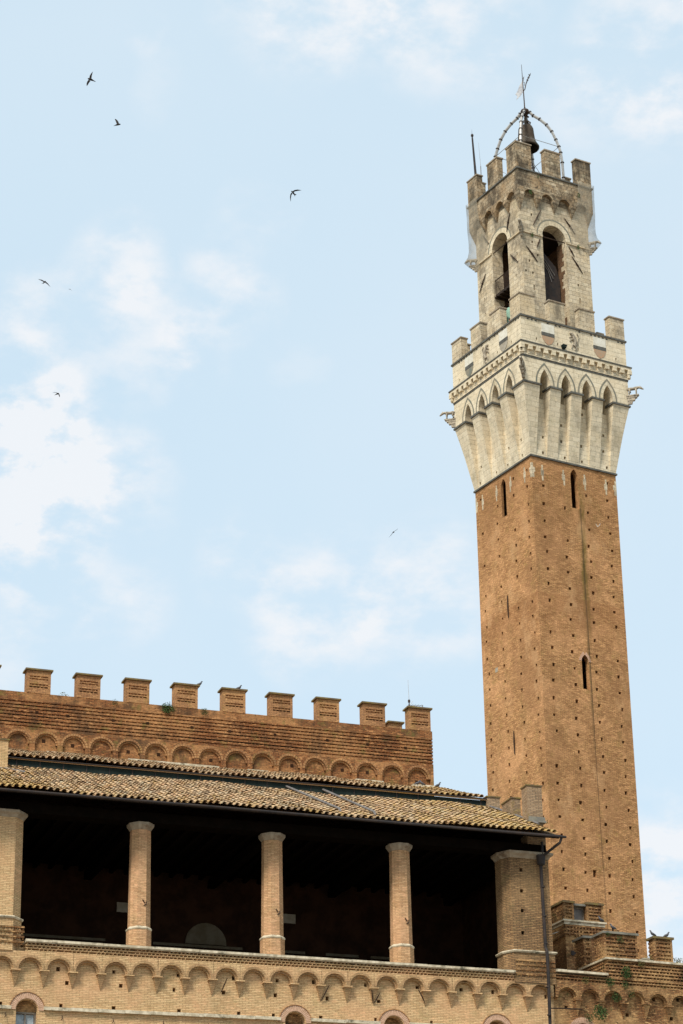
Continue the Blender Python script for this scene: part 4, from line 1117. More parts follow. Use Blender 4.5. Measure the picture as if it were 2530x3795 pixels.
# --- roofs
def tiles(name, s0, s1, t0, z0, slope, run, pitch=.285, expo=.42, seed=1):
    rg = random.Random(seed); b_ = MB(); ln = run*math.hypot(1, slope); rowsn = int(ln/expo); expo = ln/rowsn
    ct, st = 1/math.hypot(1, slope), slope/math.hypot(1, slope)
    def S(s, l, h): return (s, t0 + l*ct - h*st, z0 + l*st + h*ct)
    # sag and waviness of the old roof
    def sag(s, l): return .05*math.sin(s*.55 + seed) + .025*math.sin(s*1.7 + l) 
    nc = int((s1-s0)/pitch)
    for i in range(nc+1):
        s = s0 + i*pitch + rg.uniform(-.012, .012)
        for j in range(rowsn):
            l0 = j*expo + rg.uniform(-.025, .025); l1 = l0 + expo + .09
            ra, rb_ = .112*rg.uniform(.9, 1.08), .092
            dx = rg.uniform(-.015, .015); t_ = rg.random(); n_ = 5; h0 = .066 + rg.uniform(0, .026); h1 = .035
            A_, B_ = [], []
            for k_ in range(n_+1):
                an = math.pi*k_/n_
                A_.append(S(s+dx - ra*math.cos(an), l0, h0 - .045 + ra*math.sin(an)*.95 + sag(s, l0)))
                B_.append(S(s - rb_*math.cos(an), l1, h1 - .045 + rb_*math.sin(an)*.95 + sag(s, l1)))
            In = [S(s+dx - (ra-.022)*math.cos(math.pi*k_/n_), l0+.003, h0 - .045 + (ra-.022)*math.sin(math.pi*k_/n_)*.95 + sag(s, l0)) for k_ in range(n_+1)]
            b_.add(A_ + B_ + In, [(k_, k_+1, n_+2+k_, n_+1+k_) for k_ in range(n_)] + [(2*n_+2+k_, 2*n_+3+k_, k_+1, k_) for k_ in range(n_)], t_)
            # channel tile beside it
            sc_ = s + pitch/2; rc = .09; tt = rg.random()*.6
            C_ = [S(sc_ + rc*(k_-1)*1.25, l0+.05, .03 - (.03 if k_ == 1 else 0) + rg.uniform(0, .004) + sag(s, l0)) for k_ in range(3)]
            D_ = [S(sc_ + rc*(k_-1)*1.25, l1+.05, .0 - (.03 if k_ == 1 else 0) + sag(s, l1)) for k_ in range(3)]
            b_.add(C_ + D_, [(0,1,4,3), (1,2,5,4)], tt)
    # deck under the tiles
    b_.add([S(s0-.1, -.02, -.1), S(s1+.12, -.02, -.1), S(s1+.12, ln, -.1), S(s0-.1, ln, -.1), S(s0-.1, 0, -.16), S(s1+.12, 0, -.16), S(s1+.12, ln, -.16), S(s0-.1, ln, -.16)],
           [(0,1,2,3),(7,6,5,4),(0,4,5,1),(1,5,6,2),(2,6,7,3),(3,7,4,0)], .2)
    return b_.build(name, M['roof_tile'], P, fix=False, attr=True)
SL = .432
rf = tiles('tiled_roof', -16, 13.0, -1.0, 30.66, SL, 7.75, seed=2)
# soffit boards + rafters
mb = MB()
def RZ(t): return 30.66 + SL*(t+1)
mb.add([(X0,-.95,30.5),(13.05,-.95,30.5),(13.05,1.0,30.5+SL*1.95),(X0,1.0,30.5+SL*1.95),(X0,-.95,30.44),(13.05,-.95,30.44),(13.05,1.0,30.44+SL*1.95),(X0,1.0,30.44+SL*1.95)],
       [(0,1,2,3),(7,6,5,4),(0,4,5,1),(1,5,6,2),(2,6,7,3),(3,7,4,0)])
mb.build('eaves_soffit', M['shade_dark_timber'], P)  # shade under the eaves is put into the soffit colour
mb = MB(); mb.tube([(X0, -1.09, 30.52), (-2, -1.09, 30.535), (6, -1.09, 30.50), (13.32, -1.09, 30.50)], .055, 8); mb.box(X0, 13.2, -1.03, -1.0, 30.47, 30.6)
mb.build('gutter', M['gutter'], P)
# clerestory strip between the two roofs
zc0 = RZ(6.72)
mb = MB(); mb.box(-10.35, 13.0, 6.75, 6.95, zc0-.25, zc0+.36)
cs = mb.build('clerestory_strip', M['green_sheet'], P)
mb = MB()
for i in range(22): x = -9.6 + i*1.06; mb.box(x, x+.05, 6.735, 6.75, zc0-.2, zc0+.36)
mb.build('mullions', M['gutter'], cs)
mb = MB(); mb.tube([(-10.3, 6.64, zc0+.40), (12.95, 6.64, zc0+.42)], .03, 6); mb.build('upper_gutter', M['gutter'], P)
rf2 = tiles('upper_roof', -10.4, 12.95, 6.62, zc0+.5, .36, 5.4, seed=5)
# wall behind the strip supporting the upper roof
mb = MB(); mb.box(X0, 12.9, 6.96, 12.0, 30.6, zc0+.3); mb.build('roof_carcass', M['brick_dark'], P)
mb = MB()     # pale mortar flashing at the hall wall
zf = zc0+.5+.36*5.3
x = -10.3
while x < 12.0:
    nx = x + rng.uniform(.9, 1.6)
    if rng.random() < .55: mb.box(x, nx, 11.72, 11.99, zf-.02, zf+.10)
    x = nx
build_each(mb, 'flashing', M['ledge_stone'], P)
# pipes lying on the roof
for pts in ([(3.02, 7.0), (3.16, -.05)], [(4.8, 7.0), (4.74, -.1)]):
    b_ = MB(); (xa, ta), (xb, tb) = pts
    b_.tube([(xa, ta, RZ(ta)+.2), (xb, tb, RZ(tb)+.17), (xb, tb-.12, RZ(tb)-.02)], .055, 6); b_.build('roof_pipe', M['lead'], P)
b_ = MB(); b_.tube([(13.1, 7.2, RZ(7.2)+.1), (13.1, 4, RZ(4)+.12), (13.12, 1.3, RZ(1.3)+.1)], .06, 6); b_.build('verge_flashing', M['lead'], P)
# downpipe with hopper
b_ = MB(); b_.tube([(12.47, -.16, 29.4), (12.47, -.17, 28), (12.48, -.2, 25.75), (12.50, -.28, 25.55), (12.52, -.26, 24.5), (12.56, -.1, 22.4), (12.56, .05, 18), (12.56, .1, 0.05)], .075, 8)
dp_ = b_.build('downpipe', M['gutter'], P)
b_ = MB(); b_.lathe([(.09,29.38),(.17,29.45),(.2,29.75),(.2,29.85)], 12.47, -.2, 10); b_.build('hopper', M['gutter'], dp_)
b_ = MB(); b_.tube([(13.12, -1.05, 30.46), (13.05, -1.0, 30.25), (12.55, -.35, 29.82)], .06, 6); b_.tube([(12.6, -.1, 30.5), (12.58, -.12, 29.9)], .06, 6); b_.build('gutter_outlet', M['gutter'], dp_)
b_ = MB()
for z in (28.4, 27.1, 25.9, 24.0, 22.8): b_.lathe([(.09,z),(.1,z+.03),(.09,z+.06)], 12.50, -.2, 8)
b_.build('pipe_collar', M['gutter'], dp_)
# little wall above the end pier
mb = MB(); mb.box(12.05, 12.93, .2, .92, 30.43, 30.9); mb.build('pier_top_wall', M['brick_grey'], P)
# gable parapet with merlons at the right-hand end, block at the left
mb = MB(); mb.box(12.97, 13.6, 1.9, 11, 24, 31.7); mb.build('gable_wall', M['brick_grey'], P)
for (x0_, x1_, t0_, t1_, z0_, z1_) in ((12.95, 13.68, 2.0, 2.62, 31.9, 33.72), (12.95, 13.38, 3.75, 4.9, 31.7, 33.62), (12.95, 13.6, 6.6, 7.6, 31.7, 34.5)):
    b_ = MB(); b_.box(x0_, x1_, t0_, t1_, z0_, z1_); o = b_.build('gable_merlon', M['brick_grey'], P)
    b_ = MB(); b_.box(x0_-.04, x1_+.04, t0_-.04, t1_+.04, z1_+.001, z1_+.06); b_.box(x0_+.2, x1_-.1, t0_+.1, t1_-.1, z1_+.061, z1_+.1); b_.build('coping', M['lichen_cap'], o)
b_ = MB(); b_.box(12.93, 13.78, 1.86, 2.7, 32.0, 32.1); b_.box(12.96, 13.74, 1.9, 2.66, 32.1, 32.26); b_.build('merlon_ledge', M['grey_cap'], P)
b_ = MB(); b_.box(X0, -10.33, 5.0, 8.2, 32.6, 34.62); bk = b_.build('roof_block', M['brick_pale'], P)
b_ = MB(); b_.box(X0, -10.28, 4.95, 8.25, 34.621, 34.68); b_.build('coping', M['lichen_cap'], bk)
b_ = MB(); b_.tube([(X0, 4.85, 33.3), (-10.4, 4.85, 33.28), (-9.75, 4.0, RZ(4.0)+.1)], .07, 6); b_.build('flashing', M['lead'], bk)

# =================================================================== BATTLEMENTED HALL
Hl = empty('battlemented_hall', PO, PA)
tag(Hl, 'red brick hall wall with square battlements and rows of dentils rising behind the tiled roof', 'hall building')
YH = 12.0
mb = MB(); mb.box(-19, 12.46, YH+.14, 12.75, 0, 39.02); mb.box(-19, 12.46, 12.76, 24, 0, 38.3)
mb.box(-19, 12.46, YH+.02, 12.75, 39.021, 39.40)
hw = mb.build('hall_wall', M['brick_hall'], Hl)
mo, mi, mr = MB(), MB(), MB(); sp = 1.337
for k_ in range(-9, 15):
    c_ = -7.09 + sp*k_
    arch_cell(mo, c_, sp/2, .55, 36.88, 37.56, YH, YH+.08); arch_cell(mi, c_, sp/2, .46, 36.879, 37.45, YH+.07, YH+.14)
    voussoirs(mr, c_, .555, .655, 36.9, YH-.012, YH+.02, 15); voussoirs(mr, c_, .465, .545, 36.9, YH+.058, YH+.1, 13)
    mo.box(c_-sp/2-.12, c_-sp/2+.12, YH, YH+.14, 36.0, 36.879)
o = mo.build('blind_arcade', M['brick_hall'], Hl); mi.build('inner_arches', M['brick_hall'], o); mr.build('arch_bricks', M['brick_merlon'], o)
# fill above the outermost arch
mb = MB()
z = 37.561
mb.box(-19, 12.46, YH, YH+.14, z, z+.02)
z = 37.582
for i in range(8):
    mb.box(-19, 12.46, YH+.005*(i % 2), YH+.14, z, z+.106); z += .1065
    dogtooth(mb, -19, 12.46, YH+.01, YH+.115, z, .064, .2, .5*(i % 2)); z += .0645
mb.box(-19, 12.46, YH, YH+.14, z, 39.02)
mb.box(12.3, 12.46, YH, YH+.14, 36.0, 37.56)
mb.build('dentil_courses', M['brick_hall'], Hl)
mb = MB()
for (x, z) in ((-7.6, 38.45), (-6.1, 38.4), (-3.9, 38.4), (-2.2, 38.42), (0.0, 38.42), (1.9, 38.4), (4.2, 38.45), (6.9, 38.42), (9.0, 38.4), (11.0, 38.4)):
    mb.box(x-.07, x+.07, YH-.014, YH+.02, z-.06, z+.06)
build_each(mb, 'putlog_shade_plate', M['shade_dark_wall'], Hl)  # dark plates painted as the shade of holes, nothing is cut
mb = MB()
for (x, z) in ((-7.2, 37.1), (-5.8, 37.0), (-3.1, 36.95), (-1.6, 36.95), (1.0, 36.9), (5.1, 37.0), (7.7, 37.0), (9.0, 37.0), (11.6, 36.75)):
    mb.box(x-.08, x+.08, YH+.128, YH+.16, z-.08, z+.08)
build_each(mb, 'putlog_shade_plate', M['shade_dark_wall'], Hl)  # same dark plates inside the blind arches, hole shade as colour
b_ = MB()
hw2, dd = .575, .55
b_.box(-hw2, hw2, .09, dd, 0, 1.12); b_.box(-hw2, -hw2+.13, 0, .09, 0, 1.12); b_.box(hw2-.13, hw2, 0, .09, 0, 1.12)
z = 0
for (kind, h) in (('s', .26), ('n', .075), ('s', .05), ('n', .075), ('s', .2), ('n', .075), ('s', .05), ('n', .075), ('s', .26)):
    if kind == 's': b_.box(-hw2+.13, hw2-.13, .002, .09, z, z+h)
    else: dogtooth(b_, -hw2+.14, hw2-.13, .004, .088, z, h, .16, rng.choice((0, .5)))
    z += h
ml = b_.build('merlon', M['brick_merlon'], Hl); ml.location = (-10.05, YH, 39.401)
b_ = MB(); b_.box(-hw2-.09, hw2+.09, -.09, dd+.09, 1.121, 1.2); b_.box(-hw2-.05, hw2+.05, -.05, dd+.05, 1.2, 1.215); b_.build('coping', M['lichen_cap'], ml)
for k_ in range(1, 10): copy(ml, (-9.97 + 2.42*k_, YH, 39.401))
# a farther merlon of the other side, seen between the last two
b_ = MB(); b_.box(11.4, 12.1, 15.2, 16.2, 38.3, 40.78); o = b_.build('merlon', M['brick_merlon'], Hl); b_ = MB(); b_.box(11.3, 12.2, 15.1, 16.3, 40.781, 40.86); b_.build('coping', M['lichen_cap'], o)

# =================================================================== SIDE WING (right)
WO = pworld(12.8, 0, 0); WA = R(90-66.8)
Wg = empty('side_wing', WO, WA)
tag(Wg, 'weathered battlemented brick wing with arched corbels and tufts of weeds right of the downpipe', 'building wing')
mb = MB(); mb.box(.16, 22, .25, 1.0, 0, 24.5); mb.box(.16, 22, 1.01, 9, 0, 24.4)
ww = mb.build('wing_wall', M['brick_wing'], Wg)
cm = MB()
for s, z in ((.76, 23.3), (3.75, 23.18), (5.13, 23.96), (5.96, 23.15), (6.35, 24.02)): cm.box(s-.08, s+.08, .1, .6, z-.08, z+.08)
cm.prism([(1.07, 18), (1.97, 18)] + [(1.52 + .45*math.cos(a_*math.pi/10), 22.2 + .45*math.sin(a_*math.pi/10)) for a_ in range(11)], .1, .8)
cut(ww, cm)
b_ = MB(); voussoirs(b_, 1.52, .47, .72, 22.2, .2, .3, 24); wa_ = b_.build('window_arch', M['brick_red_plain'], Wg)
b_ = MB(); b_.box(1.1, 1.94, .65, .7, 18, 22.7); b_.build('window_pane', M['glass'], wa_)
mo, mi, mr = MB(), MB(), MB(); sp = 1.125
for k_ in range(-1, 18):
    c_ = .72 + sp*k_ 
    if k_ < 0: continue
    zs = 23.68 + rng.uniform(-.02, .02)
    arch_cell(mo, c_, sp/2+.01, .46, zs, 24.4, 0, .12); arch_cell(mi, c_, sp/2+.01, .39, zs-.002, 24.3, .1, .251)
    voussoirs(mr, c_, .465, .57, zs, -.015, .02, 15)
    corbel(mi, c_+sp/2, .17, zs-.7, zs-.003, .01, .25); mo.box(c_+sp/2-.18, c_+sp/2+.18, -.02, .25, zs-.06, zs-.004)
o = mo.build('corbel_table', M['brick_wing'], Wg); mi.build('inner_arches', M['brick_wing'], o); mr.build('arch_bricks', M['brick_wing'], o)
mb = MB()
mb.box(.16, 22, 0, .5, 24.401, 24.44)
for i, z in enumerate((24.441, 24.57)):
    dogtooth(mb, .16, 22, -.03, .12, z, .075, .17, .5*(i % 2)); mb.box(.16, 22, -.03, .3, z+.076, z+.128); mb.box(.16, 22, .12, .5, z, z+.0758)
mb.box(2.72, 22, -.03, .6, 24.70, 24.76)
z = 24.761
for i in range(5):
    dogtooth(mb, 2.72, 22, -.06, .1, z, .075, .17, .5*(i % 2)); mb.box(2.72, 22, .1, .6, z, z+.075); mb.box(2.72, 22, -.05, .6, z+.0755, z+.145); z += .1455
mb.box(2.72, 3.2, .6, 3.4, 24.4, z)
for i in range(5): 
    zz = 24.761 + .1455*i
    for q in range(18): y = .2 + q*.17; mb.box(2.66, 2.72, y, y+.08, zz, zz+.075)
mb.build('dentil_courses', M['brick_wing'], Wg)
mb = MB(); x = .18
while x < 2.72:
    nx = min(2.72, x+rng.uniform(.4, .7)); j = rng.uniform(-.01, .01); mb.box(x+.003, nx-.003, -.14+j, .6, 24.765, 24.87+j); x = nx
x = 2.62
while x < 22:
    nx = x+rng.uniform(.5, .9); j = rng.uniform(-.012, .012); mb.box(x+.003, nx-.003, -.15+j, .75, 25.49, 25.575+j); x = nx
mb.box(2.62, 3.1, .751, 3.5, 25.49, 25.57)
mb.build('parapet_ledge', M['ledge_stone'], Wg)
def notched_merlon(x0, x1, y0, y1, z0, z1, cap, parent, mat, over=.07, rows_=6):
    b_ = MB(); ins = .08
    b_.box(x0+ins, x1-.02, y0+ins, y1, z0, z1)
    z = z0; step = (z1-z0)/rows_
    b_.box(x0, x0+.1, y0, y0+.1, z0, z1); b_.box(x1-.1, x1, y0, y0+ins, z0, z1)
    for i in range(rows_):
        hs = step*.52
        b_.box(x0+.1, x1-.1, y0+.005, y0+ins, z, z+hs); b_.box(x0+.005, x0+ins, y0+.1, y1, z, z+hs)
        if step-hs > .02:
            dogtooth(b_, x0+.12, x1-.1, y0+.008, y0+ins, z+hs, step-hs, .17, .5*(i % 2))
            n_ = int((y1-y0-.1)/.15)
            for q in range(n_): yy = y0+.12+q*.15; b_.box(x0+.008, x0+ins, yy, yy+.07, z+hs, z+step)
        z += step
    o = b_.build('merlon', mat, parent)
    b_ = MB(); b_.box(x0-over, x1+over, y0-over, y1+over, z1+.001, z1+.10); b_.build('coping', cap, o); return o
notched_merlon(2.68, 4.34, .0, .95, 25.58, 26.66, M['grey_cap'], Wg, M['brick_wing'])
notched_merlon(5.2, 6.12, .0, .55, 25.58, 26.62, M['lichen_cap'], Wg, M['brick_wing'])
for k_ in range(2): notched_merlon(7.9+2.4*k_, 9.0+2.4*k_, .0, .55, 25.58, 26.62, M['lichen_cap'], Wg, M['brick_wing'])
notched_merlon(2.75, 3.15, 2.0, 2.9, 25.58, 26.9, M['grey_cap'], Wg, M['brick_wing'])
b_ = MB(); b_.tube([(-.2, -.12, 23.14), (.6, -.15, 23.17), (1.35, -.1, 23.2)], .03, 6); b_.build('iron_bar', M['iron'], Wg)
b_ = MB(); b_.box(4.36, 5.15, .1, .8, 25.58, 25.66); b_.box(4.6, 4.95, .05, .5, 25.66, 25.72); b_.build('loose_slab', M['plaster_grey'], Wg)

# --- turret with hatch, standing on the wing
Tu = empty('roof_turret', tuple(WO[i] + (5*[-math.sin(WA), math.cos(WA), 0][i]) for i in range(3)), WA)
tag(Tu, 'small dark brick stair turret with a shuttered hatch, between the downpipe and the bell tower', 'turret')
mb = MB(); mb.box(3.5, 5.5, .05, 3.2, 0, 28.28); mb.build('turret_body', M['brick_wing'], Tu)
mb = MB()
for i, z in enumerate((27.75, 27.93, 28.1)):
    notches(mb, 3.5, 5.5, -.03, .05, z, .08, .16, .5); mb.box(3.46, 5.54, -.03, .05, z+.081, z+.165)
    for q in range(18): y = .05+q*.17; mb.box(3.43, 3.48, y, y+.08, z, z+.08)
    mb.box(3.44, 3.479, .051, 3.19, z+.081, z+.165)
mb.build('dentil_courses', M['brick_wing'], Tu)
mb = MB(); mb.box(3.36, 5.62, -.1, 3.2, 28.42, 28.5); mb.box(3.42, 5.56, -.04, 3.15, 28.281, 28.419); mb.build('turret_ledge', M['ledge_stone'], Tu)
notched_merlon(3.45, 3.98, .0, 1.5, 28.5, 29.3, M['lichen_cap'], Tu, M['brick_wing'], .05, 5)
notched_merlon(4.66, 5.52, .0, 1.2, 28.5, 29.3, M['lichen_cap'], Tu, M['brick_wing'], .05, 5)
mb = MB(); mb.box(3.99, 4.65, .35, .4, 28.55, 29.15); hp = mb.build('hatch', M['lead'], Tu)
mb = MB(); mb.box(3.99, 4.03, .3, .349, 28.52, 29.2); mb.box(4.6, 4.65, .3, .349, 28.52, 29.2); mb.box(4.035, 4.598, .3, .349, 29.13, 29.2); mb.box(4.035, 4.598, .3, .349, 28.52, 28.56); mb.build('hatch_frame', M['frame_wood'], hp)
mb = MB(); mb.box(4.0, 4.65, .05, 1.2, 29.22, 29.32); mb.build('hatch_lintel', M['grey_cap'], Tu)
mb = MB(); mb.box(3.74, 3.98, .02, .05, 26.85, 27.08); mb.build('vent_plate', M['gutter'], Tu)
# lower lean-to between pier and turret
mb = MB(); mb.box(2.6, 3.49, 1.2, 3.2, 20, 26.7); mb.build('lean_to_wall', M['brick_wing'], Tu)
mb = MB(); mb.add([(2.4,1.1,26.75),(3.49,1.1,26.75),(3.49,3.2,27.3),(2.4,3.2,27.3),(2.4,1.1,26.70),(3.49,1.1,26.70),(3.49,3.2,27.25),(2.4,3.2,27.25)], [(0,1,2,3),(7,6,5,4),(0,4,5,1),(1,5,6,2),(2,6,7,3),(3,7,4,0)])
mb.build('lean_to_roof', M['lead'], Tu)
mb = MB(); mb.tube([(2.6,.9,27.75),(3.45,.6,28.05)], .02, 4); mb.build('wire_stay', M['galvanised'], Tu)

# =================================================================== ANTENNA, PERCH BAR
def place(name, s, t, z, base='P'):
    if base == 'P': return empty(name, pworld(s, t, z), PA)
    ca, sa = math.cos(WA), math.sin(WA)
    return empty(name, (WO[0] + s*ca - t*sa, WO[1] + s*sa + t*ca, z), WA)
AN = place('whip_antenna', 11.36, 12.25, 40.6); tag(AN, 'thin white whip antenna with small dish-like clip on the rightmost battlement of the hall', 'antenna')
b_ = MB(); b_.tube([(0,0,0),(0,0,.45)], .03, 5); b_.tube([(0,0,.3),(0,0,.42)], .06, 6); b_.build('mast_base', M['iron'], AN)
b_ = MB(); b_.tube([(0,0,.45),(-.03,0,1.5)], [.014,.008], 4); b_.build('whip', M['white_metal'], AN)
AY = place('yagi_antenna', 11.36, 12.45, 40.6); tag(AY, 'low horizontal television antenna with wire elements lying across the rightmost battlement of the hall', 'antenna')
b_ = MB(); b_.tube([(.1,0,.2),(.82,0,.26)], .014, 4); b_.tube([(.8,0,0),(.8,0,.3)], .022, 5); b_.tube([(.05,.0,0),(.05,.0,.25)], .02, 4); b_.build('boom', M['lead'], AY)
b_ = MB()
for x in (.2,.35,.5,.65): b_.tube([(x,-.25,.22),(x,.25,.24)], .008, 4)
b_.tube([(.1,0,.2),(.28,0,.45)], .01, 4); b_.tube([(.1,0,.2),(.22,0,.06)], .01, 4); b_.box(.28,.36,-.04,.04,.16,.24); b_.build('elements', M['galvanised'], AY)
PB = place('perch_bar', 3.45, .45, 26.765, 'W'); tag(PB, 'thin angled iron bracket standing on the broad battlement of the wing', 'bracket')
b_ = MB(); b_.tube([(-.55,0,.18),(.25,0,.2),(-.1,.0,.0)], .014, 4); b_.tube([(.25,0,0),(.25,0,.2)], .014, 4); b_.build('bars', M['iron'], PB)

# =================================================================== PLANTS
def tuft(s, t, z, r_, label, base='W', mat='leaf', n=130, group='weeds growing from the old brickwork', seed=0, droop=.3, flat=.5):
    rg = random.Random(seed+int(s*100)); r_ *= 1.15; n = int(n*1.4); o = place('weed_tuft', s, t, z, base); tag(o, label, 'plant', group)
    b_ = MB()
    for i in range(n):
        th = rg.uniform(0, 2*math.pi); rr = r_*rg.random()**.6; ph = rg.uniform(-1, 1)
        x = rr*math.cos(th); zz = rr*math.sin(th)*.95 - droop*r_*rg.random(); y = -abs(ph)*r_*flat
        l_ = r_*rg.uniform(.12, .28); a = rg.uniform(0, 6.28); tl = rg.uniform(-.8, .8)
        d = Vector((math.cos(a), tl*.6-.2, math.sin(a))).normalized()*l_; q = d.cross(Vector((rg.uniform(-1,1), rg.uniform(-1,1), rg.uniform(-1,1)))).normalized()*l_*.38
        c_ = Vector((x, y, zz)); b_.add([c_-d*.5, c_+q, c_+d*.5, c_-q], [(0,1,2,3)], rg.random())
    b_.build('leaves', M[mat], o, fix=False, attr=True)
    b2 = MB(); 
    for i in range(5): a = rg.uniform(0, 6.28); b2.tube([(0,.12,0), (r_*.4*math.cos(a), -.1*r_, r_*.4*math.sin(a))], .008, 3)
    b2.build('stems', M['timber'], o)
tuft(2.22, -.02, 23.17, .30, 'largest bushy green weed, hanging in the second arch of the wing', n=260)
tuft(3.62, -.1, 24.98, .24, 'dark green weed under the upper ledge of the wing, below the broad battlement', n=190)
tuft(3.54, -.05, 24.44, .17, 'small green weed just above the gap between the third and fourth wing arches', n=110)
tuft(3.14, .1, 23.92, .2, 'green weed filling the top of the third wing arch', n=140)
tuft(3.85, .05, 24.08, .17, 'green weed at the left shoulder of the fourth wing arch', n=110)
tuft(2.8, -.06, 24.5, .2, 'green weed at the end of the lower wing ledge', n=130)
tuft(4.4, -.1, 25.4, .15, 'olive weed on the face of the upper wing ledge right of the broad battlement', mat='dry_leaf', n=80)
tuft(3.42, -.05, 26.45, .16, 'small weed in the middle of the broad battlement face', n=90)
tuft(2.86, -.05, 26.62, .12, 'small weed at the left top of the broad battlement under its coping', n=60)
tuft(5.0, .25, 25.7, .2, 'yellowish grass tuft on the wing ledge at the foot of the narrow battlement', mat='dry_leaf', n=90)
tuft(6.5, .3, 25.68, .28, 'yellowish grass along the wing ledge at the right edge', mat='dry_leaf', n=110)
tuft(1.6, -.05, 24.5, .16, 'olive weed on the brickwork below the lower wing ledge', mat='dry_leaf', n=70)
tuft(1.75, .1, 22.9, .2, 'dark hanging weed beside the second wing corbel', n=90)
tuft(-1.25, YH-.02, 39.3, .26, 'long green weed on the hall parapet left of the fourth battlement', 'P', n=200, flat=.4)
tuft(-.95, YH-.02, 39.25, .14, 'little green weed at the foot of the fourth battlement of the hall', 'P', n=60, flat=.4)
tuft(-3.85, YH-.02, 39.32, .15, 'small green weed on the hall parapet between the second and third battlements', 'P', n=70, flat=.4)
tuft(.6, YH-.02, 39.3, .17, 'green weed on the hall parapet right of the fourth battlement', 'P', n=80, flat=.4)
tuft(-6.3, YH+.2, 39.45, .2, 'dry grass on the hall parapet left of the second battlement', 'P', mat='dry_leaf', n=80)
tuft(13.82, 2.1, 32.12, .14, 'green weed on the small ledge at the end of the loggia roof', 'P', n=70)
# two on the belfry
for (x, y, z, r_, lb) in ((-2.05, -3.0, 85.15, .2, 'green weed in the first corbel arch of the tower top'), (1.85, -3.06, 85.9, .17, 'green weed beside the net on the tower top wall'), (-1.4, -3.06, 86.45, .1, 'tiny weed under the top moulding of the tower'), (-1.95, -2.8, 81.95, .16, 'green weed under the belfry impost left of the arch'), (1.75, -2.8, 82.0, .17, 'green weed under the belfry impost right of the arch')):
    o = on_tower('weed_tuft', x, y, z); tag(o, lb, 'plant', 'weeds growing from the old brickwork'); b_ = MB(); rg = random.Random(int(z*100))
    for i in range(70):
        th = rg.uniform(0, 6.28); rr = r_*rg.random()**.6; c_ = Vector((rr*math.cos(th)*.7, -rg.random()*.12, rr*math.sin(th)*1.2)); l_ = r_*rg.uniform(.2, .4); a = rg.uniform(0, 6.28)
        d = Vector((math.cos(a), -.3, math.sin(a)))*l_; q = Vector((-math.sin(a), .2, math.cos(a)))*l_*.4; b_.add([c_-d*.5, c_+q, c_+d*.5, c_-q], [(0,1,2,3)], rg.random())
    b_.build('leaves', M['leaf'], o, fix=False, attr=True)

# =================================================================== BIRDS
def bird(u, v, dist, label, wings, body, tail, scale, mat='bird', group='swifts flying over the square'):
    """outlines in px of the photo round the body centre; each wing gets camber and thickness"""
    c = CAM + ray(u, v)*dist; o = empty('swift', c); tag(o, label, 'bird', group)
    mpp = dist/FPX*scale
    def Wp(x, y, d=0): return rt*(x*mpp) - upv*(y*mpp) + fwd*d
    b_ = MB()
    b_.tube([Wp(x, y) for x, y, r_ in body], [max(r_*mpp, .002) for x, y, r_ in body], 8)
    for le, te, dep in wings:
        n_ = len(le); vs2 = []
        for i in range(n_):
            f_ = i/(n_-1); th = .010*(1-f_)+.002; d0 = dep*f_
            vs2 += [Wp(*le[i], d0-th), Wp(*te[i], d0-th*.5), Wp(*te[i], d0+th*.5), Wp(*le[i], d0+th)]
        fs2 = []
        for i in range(n_-1):
            for j in range(4): fs2.append((4*i+j, 4*i+(j+1) % 4, 4*i+4+(j+1) % 4, 4*i+4+j))
        fs2 += [(3,2,1,0), tuple(range(4*n_-4, 4*n_))]; b_.add(vs2, fs2)
    for pl in tail:
        n_ = len(pl); A_ = [Wp(x, y, -.004) for x, y in pl]; B_ = [Wp(x, y, .004) for x, y in pl]
        b_.add(A_+B_, [tuple(range(n_)), tuple(range(2*n_-1, n_-1, -1))] + [(i, n_+i, n_+(i+1) % n_, (i+1) % n_) for i in range(n_)])
    b_.build('bird_body', M[mat], o)
k1 = lambda pts, cx, cy, s=22.4: [((x-cx)/s, (y-cy)/s) for x, y in pts]
# 1 (crop 22.4x, centre 780,980)
bird(334.8, 293.7, 64, 'swift with outstretched wings, topmost of the flying birds', [
    (k1([(680,900),(720,680),(820,500),(960,345)],780,980), k1([(860,900),(880,700),(920,520),(968,348)],780,980), .03),
    (k1([(640,1020),(530,1160),(470,1340),(470,1510)],780,980), k1([(780,1120),(700,1220),(620,1360),(510,1540)],780,980), -.03)],
    [((560-780)/22.4,(920-980)/22.4,1.6),((660-780)/22.4,(950-980)/22.4,3.4),((780-780)/22.4,0,4.6),((900-780)/22.4,(1040-980)/22.4,3.6),((1020-780)/22.4,(1100-980)/22.4,2),((1190-780)/22.4,(1175-980)/22.4,1)], [], 1)
bird(436.6, 461.5, 64, 'swift seen from the side with both wings raised, second from the top', [
    (k1([(900,860),(850,690),(720,520),(560,430)],820,930), k1([(720,880),(650,700),(590,560),(550,500)],820,930), .06)],
    [((1030-820)/22.4,(910-930)/22.4,1.6),((950-820)/22.4,(910-930)/22.4,2.8),((820-820)/22.4,0,3.6),((680-820)/22.4,(970-930)/22.4,2.6),((560-820)/22.4,(1010-930)/22.4,1),((460-820)/22.4,(1045-930)/22.4,.5)], [], 1)
bird(1085, 713, 64, 'swift with sickle wings and spread forked tail, right of the other high birds', [
    (k1([(540,640),(700,540),(950,500),(1270,555)],560,740), k1([(620,720),(760,650),(960,610),(1270,560)],560,740), .02),
    (k1([(440,750),(350,900),(315,1150),(365,1490)],560,740), k1([(520,850),(440,960),(400,1180),(385,1490)],560,740), -.02)],
    [((430-560)/22.4,(630-740)/22.4,1.4),((500-560)/22.4,(690-740)/22.4,2.8),(0,0,3.6),((640-560)/22.4,(860-740)/22.4,2.8),((700-560)/22.4,(930-740)/22.4,1.6)],
    [k1([(640,880),(720,1100),(740,980),(870,925),(700,850)],560,740)], 1)
